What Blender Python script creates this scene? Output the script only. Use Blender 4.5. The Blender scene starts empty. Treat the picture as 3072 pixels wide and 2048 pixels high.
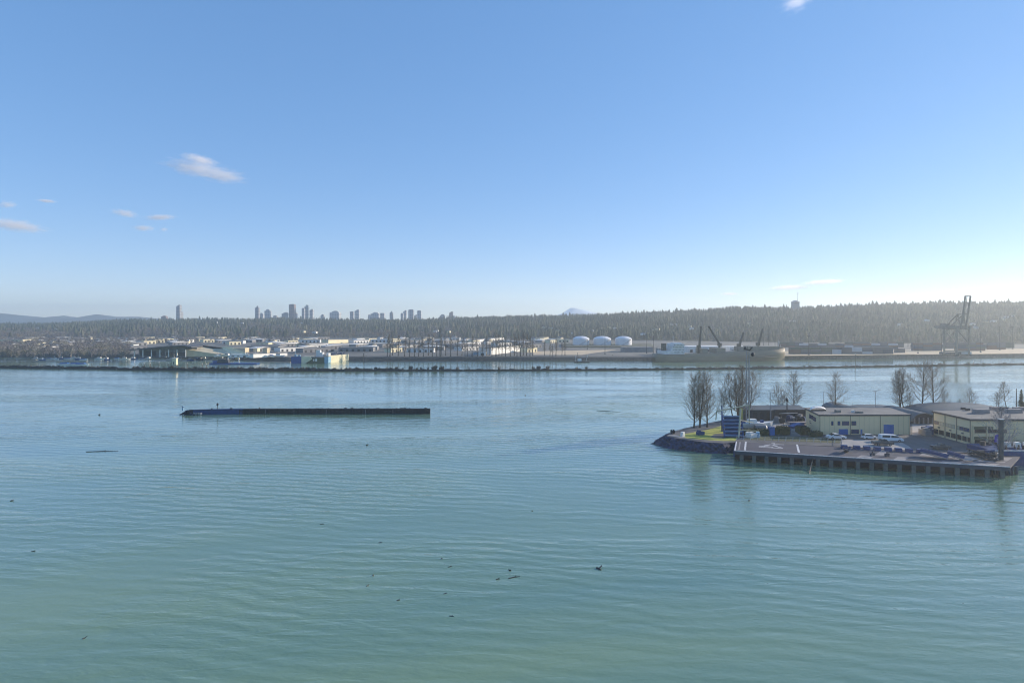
import bpy, math, random
import numpy as np
from mathutils import Vector, Matrix
R = math.radians
random.seed(11); rng = np.random.default_rng(7)
scene = bpy.context.scene
col = scene.collection
# ------------------------------------------------------------------ camera
F, HY, H = 1800.0, 958.0, 46.0          # focal length in 3072-px units, horizon row, camera height
cam_d = bpy.data.cameras.new('camera'); cam = bpy.data.objects.new('camera', cam_d); col.objects.link(cam)
cam.location = (0, 0, H); cam.rotation_euler = (R(90), 0, 0)
cam_d.sensor_width = 36; cam_d.lens = 36*F/3072; cam_d.shift_y = -66/3072
cam_d.clip_start = 1; cam_d.clip_end = 60000
scene.camera = cam
# ------------------------------------------------------------------ sky, sun, exposure
SUN_EL, SUN_AZ = R(18), R(68)           # azimuth from +Y towards +X
world = bpy.data.worlds.new("World"); scene.world = world; world.use_nodes = True
nt = world.node_tree; nt.nodes.clear()
sky = nt.nodes.new('ShaderNodeTexSky'); sky.sky_type = 'NISHITA'; sky.sun_disc = False
sky.sun_elevation = SUN_EL; sky.sun_rotation = SUN_AZ; sky.altitude = 50
sky.air_density = 0.7; sky.dust_density = 0.0; sky.ozone_density = 2.0
gm = nt.nodes.new('ShaderNodeGamma'); gm.inputs[1].default_value = 0.42
hs = nt.nodes.new('ShaderNodeHueSaturation'); hs.inputs['Saturation'].default_value = 1.8
tn = nt.nodes.new('ShaderNodeMix'); tn.data_type = 'RGBA'; tn.blend_type = 'MULTIPLY'; tn.inputs['Factor'].default_value = 1.0
tn.clamp_result = False; tn.inputs['B'].default_value = (2.02, 2.08, 2.42, 1)
bg = nt.nodes.new('ShaderNodeBackground'); bg.inputs['Strength'].default_value = 0.15
wo = nt.nodes.new('ShaderNodeOutputWorld')
nt.links.new(sky.outputs[0], gm.inputs[0]); nt.links.new(gm.outputs[0], hs.inputs['Color']); nt.links.new(hs.outputs[0], tn.inputs['A'])
nt.links.new(tn.outputs['Result'], bg.inputs[0]); nt.links.new(bg.outputs[0], wo.inputs[0])
sd = bpy.data.lights.new('sun', 'SUN'); sd.energy = 4.8; sd.angle = R(0.5); sd.color = (1.0, 0.86, 0.68)
sun = bpy.data.objects.new('sun', sd); col.objects.link(sun)
SV = Vector((math.sin(SUN_AZ)*math.cos(SUN_EL), math.cos(SUN_AZ)*math.cos(SUN_EL), math.sin(SUN_EL)))
sun.rotation_euler = SV.to_track_quat('Z', 'Y').to_euler(); sun.location = SV*500
scene.view_settings.view_transform = 'Standard'; scene.view_settings.look = 'None'
scene.view_settings.exposure = 0.36; scene.view_settings.gamma = 1.0
c = scene.cycles
c.use_denoising = True
try: c.denoiser = 'OPENIMAGEDENOISE'
except Exception: pass
c.use_adaptive_sampling = True; c.adaptive_threshold = 0.01
c.max_bounces = 6; c.diffuse_bounces = 2; c.glossy_bounces = 3; c.transmission_bounces = 2; c.volume_bounces = 6
c.transparent_max_bounces = 12; c.caustics_reflective = False; c.caustics_refractive = False
c.pixel_filter_type = 'BLACKMAN_HARRIS'; c.filter_width = 1.1
c.volume_step_rate = 1.0; c.volume_max_steps = 128
# ------------------------------------------------------------------ helpers
def at(px, py, z=0.0):
    """ground point seen at photo pixel (px, py) for a surface at height z"""
    d = F*(H-z)/(py-HY); return Vector(((px-1536)*d/F, d, z))
def ad(px, py, d):
    return Vector(((px-1536)*d/F, d, H-(py-HY)*d/F))
def tag(o, label=None, cat=None, group=None, kind=None):
    if label: o['label'] = label
    if cat: o['category'] = cat
    if group: o['group'] = group
    if kind: o['kind'] = kind
    return o
def empty(name, loc=(0,0,0), rz=0.0):
    o = bpy.data.objects.new(name, None); o.empty_display_size = 1
    o.location = loc; o.rotation_euler = (0,0,rz); col.objects.link(o); return o
def thing(name, label, cat, loc=(0,0,0), rz=0.0, group=None):
    return tag(empty(name, loc, rz), label, cat, group)
def copy_tree(o, parent=None):
    n = o.copy(); col.objects.link(n); n.parent = parent
    for ch in list(o.children): copy_tree(ch, n)
    return n
MATS = {}
def mat(name, c1, c2=None, rough=0.8, metal=0.0, scale=1.0, bump=0.0, bscale=None, detail=4, spec=0.5, stretch=(1,1,1), emit=None, alpha=None):
    if name in MATS: return MATS[name]
    m = bpy.data.materials.new(name); m.use_nodes = True; t = m.node_tree; b = t.nodes['Principled BSDF']
    b.inputs['Roughness'].default_value = rough; b.inputs['Metallic'].default_value = metal
    b.inputs['Specular IOR Level'].default_value = spec
    if c2 is None: c2 = tuple(x*0.7 for x in c1)
    tc = t.nodes.new('ShaderNodeTexCoord'); mp = t.nodes.new('ShaderNodeMapping'); mp.inputs['Scale'].default_value = stretch
    no = t.nodes.new('ShaderNodeTexNoise'); no.inputs['Scale'].default_value = scale; no.inputs['Detail'].default_value = detail
    cr = t.nodes.new('ShaderNodeValToRGB'); cr.color_ramp.elements[0].position = 0.35; cr.color_ramp.elements[1].position = 0.65
    cr.color_ramp.elements[0].color = (*c2, 1); cr.color_ramp.elements[1].color = (*c1, 1)
    t.links.new(tc.outputs['Object'], mp.inputs[0]); t.links.new(mp.outputs[0], no.inputs['Vector'])
    t.links.new(no.outputs[0], cr.inputs[0]); t.links.new(cr.outputs[0], b.inputs['Base Color'])
    if bump:
        n2 = t.nodes.new('ShaderNodeTexNoise'); n2.inputs['Scale'].default_value = bscale or scale*4; n2.inputs['Detail'].default_value = 3
        bp = t.nodes.new('ShaderNodeBump'); bp.inputs['Strength'].default_value = bump
        t.links.new(mp.outputs[0], n2.inputs['Vector']); t.links.new(n2.outputs[0], bp.inputs['Height']); t.links.new(bp.outputs[0], b.inputs['Normal'])
    MATS[name] = m; return m
class MB:
    def __init__(s): s.v = []; s.f = []; s.m = []
    def add(s, vs, fs, mi=0):
        o = len(s.v); s.v += [tuple(x) for x in vs]; s.f += [tuple(i+o for i in f) for f in fs]; s.m += [mi]*len(fs); return s
    def box(s, cx, cy, cz, sx, sy, sz, rz=0.0, mi=0, taper=1.0, M=None):
        vs = []
        for k, z in enumerate((-.5, .5)):
            q = taper if k else 1.0
            for x, y in ((-.5,-.5),(.5,-.5),(.5,.5),(-.5,.5)):
                X, Y = x*sx*q, y*sy*q
                p = Vector((cx+X*math.cos(rz)-Y*math.sin(rz), cy+X*math.sin(rz)+Y*math.cos(rz), cz+z*sz))
                vs.append(M @ p if M else p)
        return s.add(vs, [(0,3,2,1),(4,5,6,7),(0,1,5,4),(1,2,6,5),(2,3,7,6),(3,0,4,7)], mi)
    def bar(s, a, b, w, h=None, mi=0):          # square bar between two points
        a, b = Vector(a), Vector(b); h = h or w; d = (b-a)
        if d.length < 1e-6: return s
        z = d.normalized(); up = Vector((0,0,1)) if abs(z.z) < .95 else Vector((0,1,0))
        x = z.cross(up).normalized(); y = x.cross(z)
        vs = [p + x*i*w/2 + y*j*h/2 for p in (a, b) for i, j in ((-1,-1),(1,-1),(1,1),(-1,1))]
        return s.add(vs, [(0,3,2,1),(4,5,6,7),(0,1,5,4),(1,2,6,5),(2,3,7,6),(3,0,4,7)], mi)
    def tube(s, a, b, r0, r1=None, n=6, mi=0, caps=True):
        a, b = Vector(a), Vector(b); r1 = r0 if r1 is None else r1; z = (b-a).normalized()
        up = Vector((0,0,1)) if abs(z.z) < .95 else Vector((0,1,0)); x = z.cross(up).normalized(); y = z.cross(x)
        vs = [p + (x*math.cos(2*math.pi*k/n)+y*math.sin(2*math.pi*k/n))*r for p, r in ((a,r0),(b,r1)) for k in range(n)]
        fs = [(k, (k+1)%n, n+(k+1)%n, n+k) for k in range(n)]
        if caps: fs += [tuple(range(n))[::-1], tuple(range(n, 2*n))]
        return s.add(vs, fs, mi)
    def prism(s, pts, z0, z1, mi=0, top=None):    # polygon pts (x,y) extruded; z may be lists
        n = len(pts); g = lambda z, k: z[k] if isinstance(z, (list, tuple)) else z
        tp = top or pts
        vs = [(pts[k][0], pts[k][1], g(z0, k)) for k in range(n)] + [(tp[k][0], tp[k][1], g(z1, k)) for k in range(n)]
        return s.add(vs, [tuple(range(n))[::-1], tuple(range(n, 2*n))] + [(k, (k+1)%n, n+(k+1)%n, n+k) for k in range(n)], mi)
    def profile(s, pts, y0, y1, mi=0):            # (x,z) outline pushed through y
        n = len(pts); vs = [(p[0], y0, p[1]) for p in pts] + [(p[0], y1, p[1]) for p in pts]
        return s.add(vs, [tuple(range(n)), tuple(range(n, 2*n))[::-1]] + [(k, n+k, n+(k+1)%n, (k+1)%n) for k in range(n)], mi)
    def lathe(s, prof, n=24, mi=0, c0=(0,0,0)):
        vs = []; fs = []
        for r, z in prof: vs += [(c0[0]+r*math.cos(2*math.pi*k/n), c0[1]+r*math.sin(2*math.pi*k/n), c0[2]+z) for k in range(n)]
        for i in range(len(prof)-1): fs += [(i*n+k, i*n+(k+1)%n, (i+1)*n+(k+1)%n, (i+1)*n+k) for k in range(n)]
        fs += [tuple(range(n))[::-1], tuple(range((len(prof)-1)*n, len(prof)*n))]
        return s.add(vs, fs, mi)
    def build(s, name, mats, parent=None, smooth=False, loc=None):
        me = bpy.data.meshes.new(name); me.from_pydata(s.v, [], s.f)
        for m in (mats if isinstance(mats, (list, tuple)) else [mats]): me.materials.append(m)
        me.polygons.foreach_set('material_index', s.m)
        if smooth: me.polygons.foreach_set('use_smooth', [True]*len(s.f))
        me.update(); o = bpy.data.objects.new(name, me); col.objects.link(o)
        if parent: o.parent = parent
        if loc is not None: o.location = loc
        return o
def tri_mesh(name, V, T, mats, mi=None):
    """fast triangle mesh from numpy arrays"""
    me = bpy.data.meshes.new(name); me.vertices.add(len(V)); me.vertices.foreach_set('co', V.astype(np.float32).ravel())
    me.loops.add(T.size); me.loops.foreach_set('vertex_index', T.astype(np.int32).ravel())
    me.polygons.add(len(T)); me.polygons.foreach_set('loop_start', np.arange(0, T.size, 3, dtype=np.int32))
    for m in (mats if isinstance(mats, (list, tuple)) else [mats]): me.materials.append(m)
    if mi is not None: me.polygons.foreach_set('material_index', np.asarray(mi, dtype=np.int32))
    me.update(calc_edges=True); me.validate()
    o = bpy.data.objects.new(name, me); col.objects.link(o); return o
def lerp_tab(tab, x):
    if x <= tab[0][0]: return tab[0][1]
    for (a, va), (b, vb) in zip(tab, tab[1:]):
        if x <= b: return va + (vb-va)*(x-a)/(b-a)
    return tab[-1][1]
def vnoise(x, y, s):
    return (math.sin(x*1.31/s+1.7)*math.cos(y*1.13/s+.4)+.5*math.sin(x*2.9/s+y*2.1/s+2.)+.3*math.cos(x*5.3/s-y*4.7/s))/1.8
# ------------------------------------------------------------------ water
def water_mat():
    m = bpy.data.materials.new('river water'); m.use_nodes = True; t = m.node_tree; b = t.nodes['Principled BSDF']
    L = t.links.new
    tc = t.nodes.new('ShaderNodeTexCoord')
    def noise(sc, det, st, rot=0.0, dist=0.0):
        mp = t.nodes.new('ShaderNodeMapping'); mp.inputs['Scale'].default_value = st; mp.inputs['Rotation'].default_value = (0,0,rot)
        n = t.nodes.new('ShaderNodeTexNoise'); n.inputs['Scale'].default_value = sc; n.inputs['Detail'].default_value = det
        n.inputs['Distortion'].default_value = dist
        L(tc.outputs['Object'], mp.inputs[0]); L(mp.outputs[0], n.inputs['Vector']); return n
    def mth(op, a, bb):
        n = t.nodes.new('ShaderNodeMath'); n.operation = op
        for i, x in enumerate((a, bb)):
            if isinstance(x, (int, float)): n.inputs[i].default_value = x
            else: L(x, n.inputs[i])
        return n.outputs[0]
    swell = noise(0.30, 2, (0.28, 1.0, 1), R(-9), 0.6)        # long crested ripples a few metres apart
    rip = noise(0.95, 3, (0.42, 1.0, 1), R(14), 0.3)
    fine = noise(3.0, 3, (0.5, 1.0, 1), R(-20))
    patch = noise(0.012, 4, (0.5, 1.6, 1), R(8), 1.2)           # calmer and rougher patches
    pr = t.nodes.new('ShaderNodeMapRange'); pr.inputs['From Min'].default_value = .38; pr.inputs['From Max'].default_value = .62
    pr.inputs['To Min'].default_value = .35; pr.inputs['To Max'].default_value = 1.15; L(patch.outputs[0], pr.inputs['Value'])
    wv = t.nodes.new('ShaderNodeTexWave'); wv.wave_type = 'BANDS'; wv.bands_direction = 'Y'; wv.inputs['Scale'].default_value = 0.085
    wv.inputs['Distortion'].default_value = 11.0; wv.inputs['Detail'].default_value = 2.0; wv.inputs['Detail Scale'].default_value = 0.35
    wmp = t.nodes.new('ShaderNodeMapping'); wmp.inputs['Rotation'].default_value = (0,0,R(9)); L(tc.outputs['Object'], wmp.inputs[0]); L(wmp.outputs[0], wv.inputs['Vector'])
    h = mth('ADD', mth('ADD', mth('MULTIPLY', swell.outputs[0], 0.42), mth('MULTIPLY', wv.outputs['Fac'], 0.10)), mth('ADD', mth('MULTIPLY', rip.outputs[0], 0.20), mth('MULTIPLY', fine.outputs[0], 0.03)))
    h = mth('MULTIPLY', h, pr.outputs[0])
    bp = t.nodes.new('ShaderNodeBump'); bp.inputs['Strength'].default_value = 1.0; bp.inputs['Distance'].default_value = WAVE
    L(h, bp.inputs['Height']); L(bp.outputs[0], b.inputs['Normal'])
    silt = noise(0.008, 5, (0.6, 1.4, 1), R(-15), 1.0)
    cr = t.nodes.new('ShaderNodeValToRGB'); cr.color_ramp.elements[0].position = .35; cr.color_ramp.elements[1].position = .68
    cr.color_ramp.elements[0].color = (0.115, 0.230, 0.185, 1); cr.color_ramp.elements[1].color = (0.23, 0.32, 0.16, 1)
    L(silt.outputs[0], cr.inputs[0]); L(cr.outputs[0], b.inputs['Base Color'])
    L(mth('ADD', mth('MULTIPLY', patch.outputs[0], 0.16), 0.02), b.inputs['Roughness']); b.inputs['IOR'].default_value = 1.42
    b.inputs['Coat Weight'].default_value = 0.55; b.inputs['Coat Roughness'].default_value = 0.08; b.inputs['Coat IOR'].default_value = 1.45; L(bp.outputs[0], b.inputs['Coat Normal'])
    return m
WAVE = 0.55; CD = 1.8; HAZE = 1.75e-4
wm = MB(); wm.add([(-6200,-500,0),(6200,-500,0),(6200,5700,0),(-6200,5700,0)], [(0,1,2,3)])
tag(wm.build('water', water_mat()), kind='structure')
# ------------------------------------------------------------------ hills and the far flat
SKY_Y = [(-1500,975),(0,970),(200,967),(400,957),(560,956),(700,955),(850,954),(1000,957),(1200,957),(1400,952),(1600,946),(1800,942),(1950,936),(2100,929),(2250,922),(2400,921),(2600,914),(2800,908),(3072,907),(4500,900)]
CREST_D = [(-1500,2500),(0,2500),(1000,2500),(1600,2250),(2000,1950),(3072,1650),(4500,1500)]
FOOT_D = [(-1500,1330),(0,1330),(1000,1340),(1800,1220),(2400,1060),(3072,1000),(4500,950)]
LAND_Z = 4.5; TREE_H = 15
def hill_z(px, d):
    dc, df = lerp_tab(CREST_D, px), lerp_tab(FOOT_D, px)
    zc = H - (lerp_tab(SKY_Y, px)-HY)*dc/F - TREE_H
    t = (d-df)/(dc-df)
    if t <= 0: return LAND_Z-.6+ t*0
    x, y = (px-1536)*d/F, d
    bumpy = 4*vnoise(x, y, 90)*min(1, t*3)*(1 if t < .85 else max(0.2, 1-(t-.85)*5))
    if t < 1: return LAND_Z - .6 + (zc-LAND_Z)*(t*t*(3-2*t))**0.8 + bumpy
    return zc - (t-1)*30 + bumpy*.2
pxs = np.arange(-1500, 4501, 60.0); ts = [ -0.02, 0.0, .1, .2, .3, .4, .5, .6, .7, .8, .9, .95, 1.0, 1.05, 1.2, 1.6]
hm = MB(); vs = []
for px in pxs:
    dc, df = lerp_tab(CREST_D, px), lerp_tab(FOOT_D, px)
    for t_ in ts:
        d = df + (dc-df)*t_; vs.append(((px-1536)*d/F, d, hill_z(px, d) if t_ > 0 else LAND_Z-3))
n = len(ts); fs = [(i*n+j, (i+1)*n+j, (i+1)*n+j+1, i*n+j+1) for i in range(len(pxs)-1) for j in range(n-1)]
hm.add(vs, fs)
tag(hm.build('hill', mat('hillside earth', (.075,.068,.045), (.04,.045,.03), .95, scale=.02), smooth=True), kind='structure')
def ridge(name, prof, d, depth, mt, z0=-.5):
    """a far range: prof = (px, py) skyline; slopes forward and back with noise"""
    m = MB(); xs = np.arange(prof[0][0], prof[-1][0]+1, 12.0); vs = []
    rows = [(-.5, 0.0), (-.34, .42), (-.2,.7), (-.08,.9), (0, 1), (.15,.8), (.5,0)]
    for px in xs:
        py = lerp_tab(prof, px); zt = H-(py-HY)*d/F
        for (o, k) in rows:
            dd = d+o*depth; X = (px-1536)*d/F
            z = z0 + (zt-z0)*k
            if 0 < k < 1: z *= 1+.16*vnoise(X, dd, depth*.12)
            vs.append((X + (depth*.06*vnoise(dd, X, depth*.1) if k < 1 else 0), dd, z))
    n = len(rows); m.add(vs, [(i*n+j, (i+1)*n+j, (i+1)*n+j+1, i*n+j+1) for i in range(len(xs)-1) for j in range(n-1)])
    return tag(m.build(name, mt, smooth=True), kind='structure')
mt_m = mat('far mountain forest', (.10,.12,.13), (.05,.07,.08), .95, scale=.004)
ridge('mountains', [(-900,955),(-300,930),(0,939),(60,945),(140,954),(195,946),(235,957),(252,956),(292,941),(322,950),(420,950),(500,958),(560,962)], 4700, 1000, mt_m)
ridge('mountain', [(1640,958),(1690,938),(1706,926),(1718,921),(1732,926),(1748,928),(1766,932),(1785,938),(1840,958)], 5300, 500,
      mat('mountain snow', (.70,.77,.88), (.55,.61,.71), .8, scale=.006))
# far bank: one flat sheet with a sloping rock bank along the river
SHORE = [(-1400,1066),(-300,1070),(0,1072),(400,1074),(640,1077),(860,1085),(1045,1083),(1500,1082),(1960,1082),(2352,1077),(2700,1074),(3072,1070),(4300,1062)]
sh = [at(px, py, 0) for px, py in SHORE]
back = [Vector(((px-1536)*(lerp_tab(FOOT_D, px)+8)/F, lerp_tab(FOOT_D, px)+8, 0)) for px, _ in SHORE]
fb = MB(); N = len(sh)
def inl(k, dist): 
    p = sh[k]; return (p.x + dist*(p.x/p.y)*.0, p.y + dist)
fb.add([(p.x, p.y-1, -1) for p in sh] + [(*inl(k, 7), LAND_Z-.5) for k in range(N)] + [(*inl(k, 11), LAND_Z) for k in range(N)] + [(q.x, q.y, LAND_Z) for q in back],
       [(k, k+1, N+k+1, N+k) for k in range(N-1)] , 1)
o_ = 0
fb.f += [(N+k, N+k+1, 2*N+k+1, 2*N+k) for k in range(N-1)]; fb.m += [1]*(N-1)
fb.f += [(2*N+k, 2*N+k+1, 3*N+k+1, 3*N+k) for k in range(N-1)]; fb.m += [0]*(N-1)
tag(fb.build('ground', [mat('dusty yard ground', (.20,.185,.16), (.10,.10,.095), .95, scale=.02, stretch=(1,.5,1)),
                        mat('dark rock bank', (.09,.085,.075), (.03,.03,.03), .95, scale=.4, bump=.6, bscale=1.5)]), kind='structure')
def sheet(name, pts, z, m, kind='structure'):
    s = MB(); s.add([(p[0], p[1], z) for p in pts], [tuple(range(len(pts)))]); return tag(s.build(name, m), kind=kind)
def px_poly(pp, z): return [at(a, b, z)[:2] for a, b in pp]
# ------------------------------------------------------------------ woods on the ridge
def conifer_proto(h=17.0, r=3.4, seed=0, tiers=7):
    q = random.Random(seed); V = []; T = []
    for i in range(tiers):
        z0 = h*(.08 + .86*i/tiers); z1 = z0 + h*.86/tiers*1.7; rr = r*(1-i/tiers)**.85*(.8+.4*q.random())+.25
        n = 6; base = len(V); V.append((0,0,min(z1, h)))
        off = q.random()*6.28
        for k in range(n*2):
            a = off+math.pi*k/n; ra = rr*(1.0 if k%2 == 0 else .5)*(.75+.5*q.random()); V.append((ra*math.cos(a), ra*math.sin(a), z0-(.12*rr if k%2 == 0 else -.3)))
        for k in range(n*2): T.append((base, base+1+k, base+1+(k+1)%(n*2)))
    b = len(V); V += [(.3,0,0),(-.15,.26,0),(-.15,-.26,0),(0,0,h*.3)]; T += [(b,b+1,b+3),(b+1,b+2,b+3),(b+2,b,b+3)]
    return np.array(V), np.array(T)
def bare_proto(h=13.0, r=4.5, seed=0, n=70, w=.22):
    q = random.Random(seed); V = []; T = []
    def tri(a, b, wd):
        i = len(V); d = Vector(b)-Vector(a); s = d.cross(Vector((q.random()-.5, q.random()-.5, q.random()-.5))).normalized()*wd
        V.extend([tuple(Vector(a)+s), tuple(Vector(a)-s), tuple(b)]); T.append((i, i+1, i+2))
    tri((0,0,0), (0,0,h*.95), w*2); tri((0,0,0), (.1,0,h*.9), w*2)
    for k in range(n):
        a = q.random()*6.28; z0 = h*(.2+.6*q.random()); rr = r*math.sqrt(q.random()); z1 = z0 + h*(.1+.22*q.random())
        zz = min(z1, h*(1-.25*(rr/r)**2)); rs = rr*.45*q.random()
        tri((rs*math.cos(a), rs*math.sin(a), z0), (rr*math.cos(a+.3), rr*math.sin(a+.3), zz), w*(.5+.9*q.random()))
    return np.array(V), np.array(T)
def scatter_mesh(name, protos, items, mats, label, cat=None):
    """items: (x, y, z, scale, zscale, rot, proto, material)"""
    Vs = []; Ts = []; Ms = []; off = 0
    it = np.array(items)
    for pi, (PV, PT) in enumerate(protos):
        sel = it[it[:,6] == pi]
        if not len(sel): continue
        cs, sn = np.cos(sel[:,5]), np.sin(sel[:,5])
        X = (PV[None,:,0]*cs[:,None]-PV[None,:,1]*sn[:,None])*sel[:,3:4]+sel[:,0:1]
        Y = (PV[None,:,0]*sn[:,None]+PV[None,:,1]*cs[:,None])*sel[:,3:4]+sel[:,1:2]
        Z = PV[None,:,2]*sel[:,4:5]+sel[:,2:3]
        Vs.append(np.stack([X, Y, Z], -1).reshape(-1, 3))
        Ts.append((PT[None]+(np.arange(len(sel))*len(PV))[:,None,None]+off).reshape(-1, 3)); Ms.append(np.repeat(sel[:,7], len(PT)))
        off += len(sel)*len(PV)
    o = tri_mesh(name, np.concatenate(Vs), np.concatenate(Ts), mats, np.concatenate(Ms))
    return tag(o, label, cat, kind='stuff')
m_con = [mat('conifer dark', (.050,.070,.042), (.028,.042,.027), .95, scale=.02), mat('conifer mid', (.080,.10,.055), (.048,.065,.038), .95, scale=.02), mat('conifer olive', (.12,.125,.07), (.08,.085,.05), .95, scale=.02), mat('conifer pale', (.16,.155,.10), (.11,.11,.07), .95, scale=.02)]
m_bare = [mat('bare grey twigs', (.27,.245,.195), (.17,.16,.13), .95, scale=.02), mat('bare mauve twigs', (.22,.20,.20), (.14,.13,.135), .95, scale=.02), mat('russet twigs', (.30,.21,.14), (.2,.15,.1), .95, scale=.02)]
cprot = [conifer_proto(17, 5.4, s) for s in range(5)]; bprot = [bare_proto(13, 5.2, s) for s in range(4)]
con = []; bare = []
for i in range(30000):
    px = random.uniform(-700, 3800); t_ = random.uniform(0.01, 1.12)**.85
    dc, df = lerp_tab(CREST_D, px), lerp_tab(FOOT_D, px); d = df+(dc-df)*t_; x = (px-1536)*d/F; z = hill_z(px, d)
    left = max(0, min(1, (1750-px)/500)); pc = .3 + .85*t_ - .22*left + .35*(1-left) + .3*vnoise(x, d, 60) + .35*vnoise(x+300, d, 170)
    if random.random() < pc:
        s = random.uniform(.6, 1.3)*(1+.15*vnoise(x, d, 45))*(.72 if .9 < t_ < 1.03 else 1); con.append((x, d, z, s*random.uniform(.8,1.2), s, random.uniform(0,6.28), random.randrange(5), max(0, min(3, int(1.5+2.2*vnoise(x+40, d*.8, 70)+random.gauss(0,.8))))))
    else:
        s = random.uniform(.75, 1.2); mi = 2 if (random.random() < .1 or (1450 < px < 1700 and random.random() < .3)) else int(random.random() < .3+.3*left)
        bare.append((x, d, z, s, s*random.uniform(.7,1.), random.uniform(0,6.28), random.randrange(4), mi))
scatter_mesh('conifer_wood', cprot, con, m_con, 'dark evergreen wood covering the whole ridge behind the river flats', 'wood')
scatter_mesh('bare_wood', bprot, bare, m_bare, 'pale grey brown leafless wood on the lower slopes of the ridge', 'wood')
# low leafless thicket on the flat at the left, between the houses
th = []
for i in range(4200):
    px = random.uniform(-500, 900); yb = random.uniform(1020, 1072)
    if px > 390 and yb > 1031: continue
    if px > 620 and yb > 1027: continue
    if yb > 1066 and px > 80 and random.random() < .5: continue
    p = at(px, yb, LAND_Z)
    if vnoise(p.x, p.y, 30) < -.25+ (.25 if px < 330 else .0)*-1 and random.random() < .8: continue
    s = random.uniform(.5, .95); th.append((p.x, p.y, LAND_Z, s, s*random.uniform(.75,1), random.uniform(0,6.28), random.randrange(4), 1 if random.random() < .7 else 0))
scatter_mesh('bare_thicket', bprot, th, m_bare, 'mauve leafless thicket on the flat far shore at the left edge', 'thicket')
# single conifers that stand up from the skyline
cm = []
for s in range(5):
    V, T = conifer_proto(17, 5.2, 20+s, 8); o = tri_mesh('skyline_conifer', V, T, m_con[0]); cm.append(o)
k = 0; px = -20.0
SKIP = [(470,505),(520,552),(2370,2402)]
used = set()
while px < 3090:
    px += random.uniform(6, 15)
    if any(a < px < b for a, b in SKIP): continue
    dc = lerp_tab(CREST_D, px); d = dc*random.uniform(.985, 1.0); s = random.choice([.9,1.0,1.1,1.2,1.35,1.5])*random.uniform(.9,1.1)
    v = random.randrange(5); o = cm[v] if v not in used else cm[v].copy()
    if v in used: col.objects.link(o)
    used.add(v)
    o.location = ((px-1536)*d/F, d, hill_z(px, d)-.5); o.scale = (s*1.25, s*1.25, s); o.rotation_euler.z = random.uniform(0, 6.28)
    tag(o, 'dark conifer with a pointed top standing along the skyline of the wooded ridge', 'conifer', 'conifers along the ridge skyline')
for v in range(5):
    if v not in used: bpy.data.objects.remove(cm[v])
# ------------------------------------------------------------------ city towers beyond the ridge
def facade(name, wall, glass, fl=6.8, bay=8.0):
    if name in MATS: return MATS[name]
    m = bpy.data.materials.new(name); m.use_nodes = True; t = m.node_tree; b = t.nodes['Principled BSDF']; b.inputs['Roughness'].default_value = .55
    tc = t.nodes.new('ShaderNodeTexCoord'); sx = t.nodes.new('ShaderNodeSeparateXYZ'); t.links.new(tc.outputs['Object'], sx.inputs[0])
    def mth(op, a, bb=0.0):
        n = t.nodes.new('ShaderNodeMath'); n.operation = op
        for i, x in enumerate((a, bb)):
            if isinstance(x, (int, float)): n.inputs[i].default_value = x
            else: t.links.new(x, n.inputs[i])
        return n.outputs[0]
    hor = mth('GREATER_THAN', mth('FRACT', mth('DIVIDE', sx.outputs[2], fl)), .38)
    ver = mth('GREATER_THAN', mth('FRACT', mth('DIVIDE', mth('ADD', sx.outputs[0], sx.outputs[1]), bay)), .3)
    k = mth('MULTIPLY', hor, ver)
    mx = t.nodes.new('ShaderNodeMix'); mx.data_type = 'RGBA'; t.links.new(k, mx.inputs['Factor'])
    mx.inputs['A'].default_value = (*wall, 1); mx.inputs['B'].default_value = (*glass, 1); t.links.new(mx.outputs['Result'], b.inputs['Base Color'])
    MATS[name] = m; return m
fac = [facade('grey tower facade', (.38,.38,.38), (.12,.14,.17)), facade('pale tower facade', (.55,.55,.53), (.17,.2,.24)), facade('reddish tower facade', (.30,.19,.16), (.12,.12,.13)), facade('glass tower facade', (.30,.36,.39), (.10,.15,.18), 6.8, 5)]
mroof = mat('tower roof', (.25,.25,.25), None, .9, scale=.1)
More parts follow.
